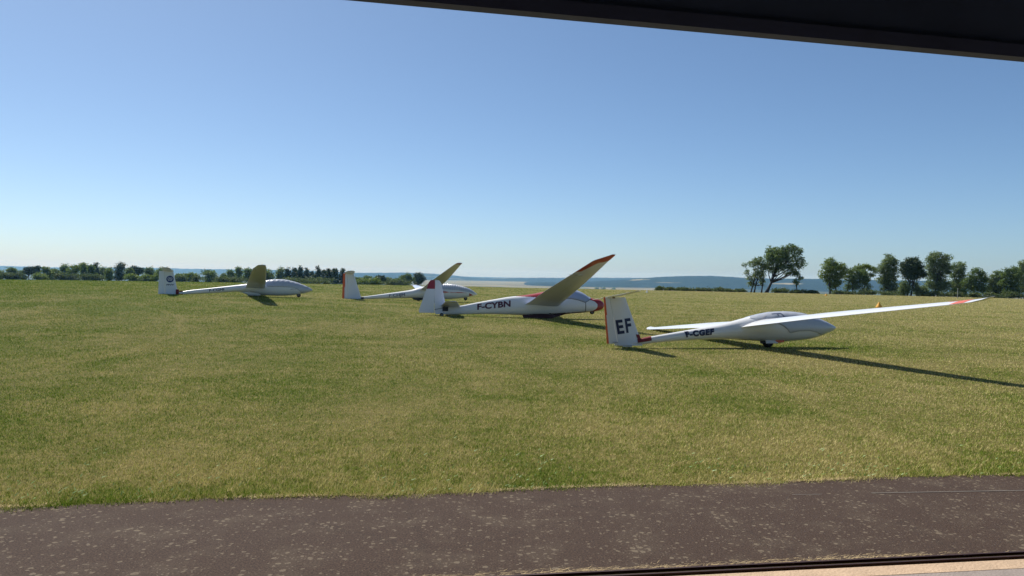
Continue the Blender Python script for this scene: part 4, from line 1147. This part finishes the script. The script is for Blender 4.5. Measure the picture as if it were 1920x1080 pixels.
for i, (a, b_, yt, yb, lab) in enumerate(bush_list):
    tree("bush", lab, "bush", a, b_, yt, TD - 6 + (i % 3) * 2, 'bush', LM['lime'] if 'yellowish' in lab else (LM['ash'] if 'leafy' in lab else LM['scrub']), 900 if yb - yt < 15 else 2400, 60 + i, group=G2)

# left-hand treeline, further off
G3 = "trees of the far treeline on the left"
LT = [(-12, 10, 507, 'round', 'ash', "round tree cut by the left edge of the picture"),
 (8, 34, 501, 'round', 'oak', "dome-shaped dark tree second from the left edge of the picture"),
 (32, 50, 507, 'round', 'ash', "low grey-green tree between the dome-shaped tree and the flat-topped one at far left"),
 (46, 62, 500, 'umbrella', 'dark', "small flat-topped dark tree near the left edge, left of its taller flat-topped neighbour"),
 (60, 78, 498, 'umbrella', 'dark', "taller flat-topped dark tree near the left edge"),
 (76, 95, 500, 'column', 'ash', "thin see-through tree just right of the two flat-topped dark trees"),
 (90, 114, 504, 'round', 'ash', "low tree left of the highest stretch of the left wood"),
 (110, 132, 495, 'round', 'oak', "first tall tree at the left end of the highest stretch of the left wood"),
 (128, 150, 496, 'round', 'lime', "lighter green tree second in the highest stretch of the left wood"),
 (146, 168, 492, 'round', 'oak', "highest tree of the left wood, rounded with a pointed top"),
 (164, 178, 497, 'column', 'oak', "narrow tree right of the highest tree of the left wood"),
 (172, 188, 493, 'conifer', 'dark', "pointed dark tree left of the tall round near-black one"),
 (184, 202, 499, 'round', 'ash', "loose tree with a feathery top left of the round near-black one"),
 (198, 212, 502, 'round', 'lime', "small pale tree against the left side of the round near-black one"),
 (207, 238, 492, 'column', 'dark', "tall round near-black tree standing out of the left wood"),
 (236, 250, 502, 'round', 'ash', "sparse tree at the right side of the round near-black one"),
 (246, 270, 499, 'umbrella', 'dark', "flat dark tree above the bright bushes left of the emblem fin"),
 (270, 292, 500, 'round', 'oak', "round tree just left of the emblem fin"),
 (288, 326, 500, 'round', 'oak', "broad tree directly behind the emblem fin"),
 (326, 350, 513, 'round', 'oak', "low tree just right of the emblem fin"),
 (346, 374, 512, 'round', 'lime', "low light green tree second to the right of the emblem fin"),
 (372, 416, 505, 'round', 'oak', "wide round tree midway between the emblem fin and the upright wing"),
 (414, 424, 513, 'round', 'ash', "small tree in the gap right of the wide round tree"),
 (422, 442, 506, 'round', 'oak', "dark tree left of the feathery tall one by the upright wing"),
 (438, 458, 500, 'column', 'ash', "feathery tall tree left of the upright wing"),
 (454, 480, 503, 'round', 'oak', "tree partly hidden by the left edge of the upright wing"),
 (484, 518, 504, 'round', 'oak', "tree coming out on the right side of the upright wing"),
 (517, 536, 502, 'round', 'ash', "pale tree at the left end of the dark pine stand"),
 (532, 548, 502, 'conifer', 'dark', "second tree of the dark pine stand, above the covered canopy"),
 (545, 560, 503, 'column', 'dark', "third tree of the dark pine stand, blunt topped"),
 (556, 570, 499, 'conifer', 'dark', "tallest pointed tree of the dark pine stand"),
 (567, 582, 503, 'conifer', 'dark', "pointed tree right of the tallest in the dark pine stand"),
 (578, 590, 509, 'round', 'dark', "lowest tree in the dip of the dark pine stand"),
 (587, 605, 501, 'conifer', 'dark', "pointed tree in the middle of the dark pine stand past its dip"),
 (602, 614, 506, 'column', 'dark', "dark narrow tree past the middle of the pine stand"),
 (609, 624, 504, 'conifer', 'dark', "pointed tree third from the right end of the pine stand"),
 (620, 636, 503, 'column', 'dark', "blunt dark tree second from the right end of the pine stand"),
 (632, 656, 504, 'conifer', 'dark', "tree at the right end of the pine stand, just behind the red-edged fin"),
 (664, 680, 521, 'round', 'ash', "small low tree just right of the red-edged fin"),
 (679, 698, 517, 'round', 'oak', "round tree second to the right of the red-edged fin"),
 (702, 722, 517, 'round', 'dark', "dark round tree above the start of the F-CHJM lettering"),
 (720, 738, 521, 'round', 'ash', "small tree above the F-CHJM lettering"),
 (736, 754, 522, 'round', 'oak', "low dark tree left of the pair at the treeline end"),
 (752, 774, 514, 'round', 'oak', "left tree of the pair at the right end of the treeline"),
 (770, 798, 511, 'round', 'dark', "right and taller tree of the pair at the treeline end")]
for i, (a, b_, yt, stl, lm, lab) in enumerate(LT):
    d = 300 + 12 * ((i * 7) % 5)
    tree("tree", lab, "tree", a, b_, yt, d, stl, LM[lm], 1500, 200 + i, group=G3, leafsize=0.34)
LB = [(0, 40, "leftmost low hedge bush at the far edge of the field"), (62, 96, "pale low bush under the flat-topped dark trees"), (100, 150, "low bush line under the left end of the wood"), (150, 206, "low bush line under the highest trees of the left wood"),
      (238, 274, "bright yellow-green bush left of the emblem fin"), (268, 300, "yellow-green bush touching the left edge of the emblem fin"), (330, 372, "low bush right of the emblem fin"), (400, 460, "low bush left of the upright wing's base"), (520, 640, "dark undergrowth along the foot of the pine stand"),
      (664, 720, "low pale bushes right of the red-edged fin"), (716, 800, "low dark hedge under the trees at the treeline end")]
for i, (a, b_, lab) in enumerate(LB):
    xm = (a + b_) / 2; ye = 516 + (xm - 960) * 0.0192 + 22.6 + 3.4 * ((xm - 1000) / 960) ** 2
    tree("bush", lab, "bush", a, b_, ye - (16 if 'yellow' in lab else 14), 292, 'bush', LM['lime'] if 'yellow' in lab or 'pale' in lab else LM['scrub'], 1300, 300 + i, group="bushes under the far treeline", leafsize=0.33)

# five tiny trees out on the valley fields
for i, (a, lab) in enumerate([(1117, "faint"), (1124, "b"), (1130, "c"), (1136, "d"), (1150, "e"), (1156, "f")]):
    D_ = 2700
    X, z_ = px_at(a, 540, D_)
    rng = np.random.default_rng(i)
    t = thing("tree", "tiny dark distant tree on the pale valley field behind the tail of the nearest glider", "tree", (X, D_ + (i % 2) * 60, tz(X, D_)), group="tiny trees on the valley field")
    leaves("crown", [(0, 0, 4.0, 4, 4, 3.2), (1.5, 0, 5, 3, 3, 2.5)], 120, 2.0, LM['oak'], t, rng)
    b = MB(); b.tube([(0, 0, -0.5), (0.1, 0, 3)], [0.5, 0.3]); b.build("trunk", M['bark'], t)

# ------------------------------------------------------------------ hills beyond the valley
def hill_mat(name, wood):
    m = bpy.data.materials.new(name); m.use_nodes = True; t = m.node_tree
    p = t.nodes["Principled BSDF"]; p.inputs["Roughness"].default_value = 1; p.inputs["Specular IOR Level"].default_value = 0
    g = t.nodes.new("ShaderNodeNewGeometry")
    n = add(t, "ShaderNodeTexNoise", Scale=0.004, Detail=8.0, Roughness=0.65); t.links.new(g.outputs["Position"], n.inputs["Vector"])
    n2 = add(t, "ShaderNodeTexNoise", Scale=0.03, Detail=5.0, Roughness=0.7); t.links.new(g.outputs["Position"], n2.inputs["Vector"])
    forest = mixc(t, ramp(t, n2.outputs["Fac"], [(0.35, 0.0), (0.65, 1.0)]), (0.010, 0.018, 0.016), (0.030, 0.045, 0.028))
    mp = t.nodes.new("ShaderNodeMapping"); mp.inputs["Scale"].default_value = (0.0012, 0.0018, 0.02); t.links.new(g.outputs["Position"], mp.inputs[0])
    n3 = add(t, "ShaderNodeTexNoise", Scale=1.6, Detail=4.0); t.links.new(mp.outputs[0], n3.inputs["Vector"])
    t.links.new(mixc(t, ramp(t, n3.outputs["Fac"], [(wood, 0.0), (wood + 0.03, 1.0)]), forest, (0.30, 0.26, 0.15)), p.inputs["Base Color"])
    return m
hm = hill_mat("wooded_hillside", 0.66); hm2 = hill_mat("far_hillside", 0.80)

def ridge(dist, prof, depth, m, seed, rough=3.0, zfoot=-42.5, x0=None, x1=None):
    rng = np.random.default_rng(seed)
    xs = [p[0] for p in prof]; ys = [p[1] for p in prof]
    N_ = 420; cols = []
    px = np.linspace(xs[0], xs[-1], N_)
    py = np.interp(px, xs, ys)
    ph = rng.uniform(0, 6.28, 8)
    nz = sum(np.sin(px * f_ + ph[i]) * a_ for i, (f_, a_) in enumerate(((0.021, 0.30), (0.05, 0.25), (0.12, 0.2), (0.31, 0.2), (0.7, 0.16), (1.3, 0.12))))
    rs = []
    for q, hq in ((0.0, 0.0), (0.12, 0.30), (0.3, 0.62), (0.55, 0.86), (0.8, 0.97), (1.0, 1.0), (1.4, 0.9), (2.6, 0.3), (4.0, 0.0)):
        row = []
        for k in range(N_):
            X1, zt = px_at(px[k], py[k] - nz[k] * rough * 0.33, dist)
            dd = dist + (q - 1.0) * depth + 120 * math.sin(px[k] * 0.013 + q * 3 + seed) * (1 - q) * (q < 1)
            X = X1 * (dd / dist)
            fall = 1.0
            if k < 12: fall = k / 12
            if k > N_ - 13: fall = (N_ - 1 - k) / 12
            row.append((X, dd, zfoot + (zt - zfoot) * hq * fall))
        rs.append(row)
    b = MB(); b.rings(rs, cap=False, closed=False)
    o = b.build("hills", m, None, True); o["kind"] = "structure"
ridge(9800, [(-500, 502), (-200, 499), (0, 498.5), (100, 501), (250, 502), (330, 503), (400, 504.5), (480, 506), (560, 507), (660, 511), (760, 514), (880, 520), (1000, 523)], 1800, hm2, 1, 2.2)
ridge(6900, [(520, 516), (600, 512), (660, 511.5), (750, 511), (800, 512), (830, 514.5), (870, 519), (900, 520.5), (970, 521), (1045, 520.5), (1145, 521), (1240, 521), (1300, 523), (1420, 526)], 1500, hm, 2, 2.4)
ridge(4300, [(960, 532), (1040, 529), (1100, 528), (1160, 525), (1215, 521), (1245, 519), (1300, 517.2), (1335, 517), (1370, 519), (1400, 521.5), (1480, 522.5), (1540, 523.3), (1640, 525), (1720, 526), (1850, 528), (2000, 531), (2300, 534)], 900, hm, 3, 1.6)

# ------------------------------------------------------------------ small markers on the field
def ground_hit(px, py):
    d, o = gp(px, py); t = 1.0
    lo, hi = 3.0, 125.0
    for _ in range(60):
        mdl = (lo + hi) / 2; p = o + d * (mdl / d.y)
        if p.z > tz(p.x, p.y): lo = mdl
        else: hi = mdl
    p = o + d * (lo / d.y); return p
def cone(px, py, r, h, m, label, grp=None, band=None):
    p = ground_hit(px, py)
    t = thing("field_marker", label, "marker cone", (p.x, p.y, tz(p.x, p.y)), group=grp)
    b = MB(); b.rings([[(rr * math.cos(a), rr * math.sin(a), z) for a in [2 * math.pi * k / 20 for k in range(20)]] for rr, z in ((r, 0.0), (r * 0.98, 0.03), (r * 0.55, h * 0.5), (r * 0.16, h * 0.93), (r * 0.08, h))])
    b.build("cone_shell", m, t, True)
    b = MB(); b.rings([[(rr * math.cos(a), rr * math.sin(a), z) for a in [2 * math.pi * k / 20 for k in range(20)]] for rr, z in ((r * 1.12, 0.0), (r * 1.12, 0.02), (r * 0.9, 0.025))])
    b.build("base_ring", m, t, True)
cone(1648, 576.5, 0.24, 0.40, M['yellow'], "yellow marker cone on the grass just above the nearest glider's long wing", "field marker cones")
cone(1549, 554.5, 0.18, 0.28, M['yellow'], "small far yellow marker cone near the crest below the gap in the trees", "field marker cones")
cone(1213, 548.5, 0.14, 0.34, M['white'], "small far white marker on the crest left of the bush row", "field marker cones")
p = ground_hit(1795, 559.5)
t = thing("stake", "thin pale wooden stake standing before the wood near the raised wing tip", "stake", (p.x, p.y, tz(p.x, p.y)))
b = MB(); b.tube([(0, 0, -0.1), (0.01, 0, 0.7), (0.03, 0, 1.2)], [0.045, 0.04, 0.035], 6); b.build("post", M['post'], t)
b = MB(); b.tube([(0.03, 0, 1.2), (0.03, 0, 1.26)], [0.05, 0.04], 6); b.build("cap", M['white'], t)

# ------------------------------------------------------------------ haze
hz = bpy.data.materials.new("haze_air"); hz.use_nodes = True; t = hz.node_tree
for n in list(t.nodes): t.nodes.remove(n)
out = t.nodes.new("ShaderNodeOutputMaterial"); pv = t.nodes.new("ShaderNodeVolumePrincipled")
pv.inputs["Color"].default_value = (0.28, 0.58, 1.0, 1); pv.inputs["Absorption Color"].default_value = (1, 1, 1, 1); pv.inputs["Density"].default_value = 1.0e-4; pv.inputs["Anisotropy"].default_value = 0.2
t.links.new(pv.outputs[0], out.inputs["Volume"])
b = MB(); b.box((0, 0, (70 - 44) / 2), (27600, 27600, 114)); o = b.build("haze", hz); o["kind"] = "stuff"; o["label"] = "thin pale summer haze over the valley"
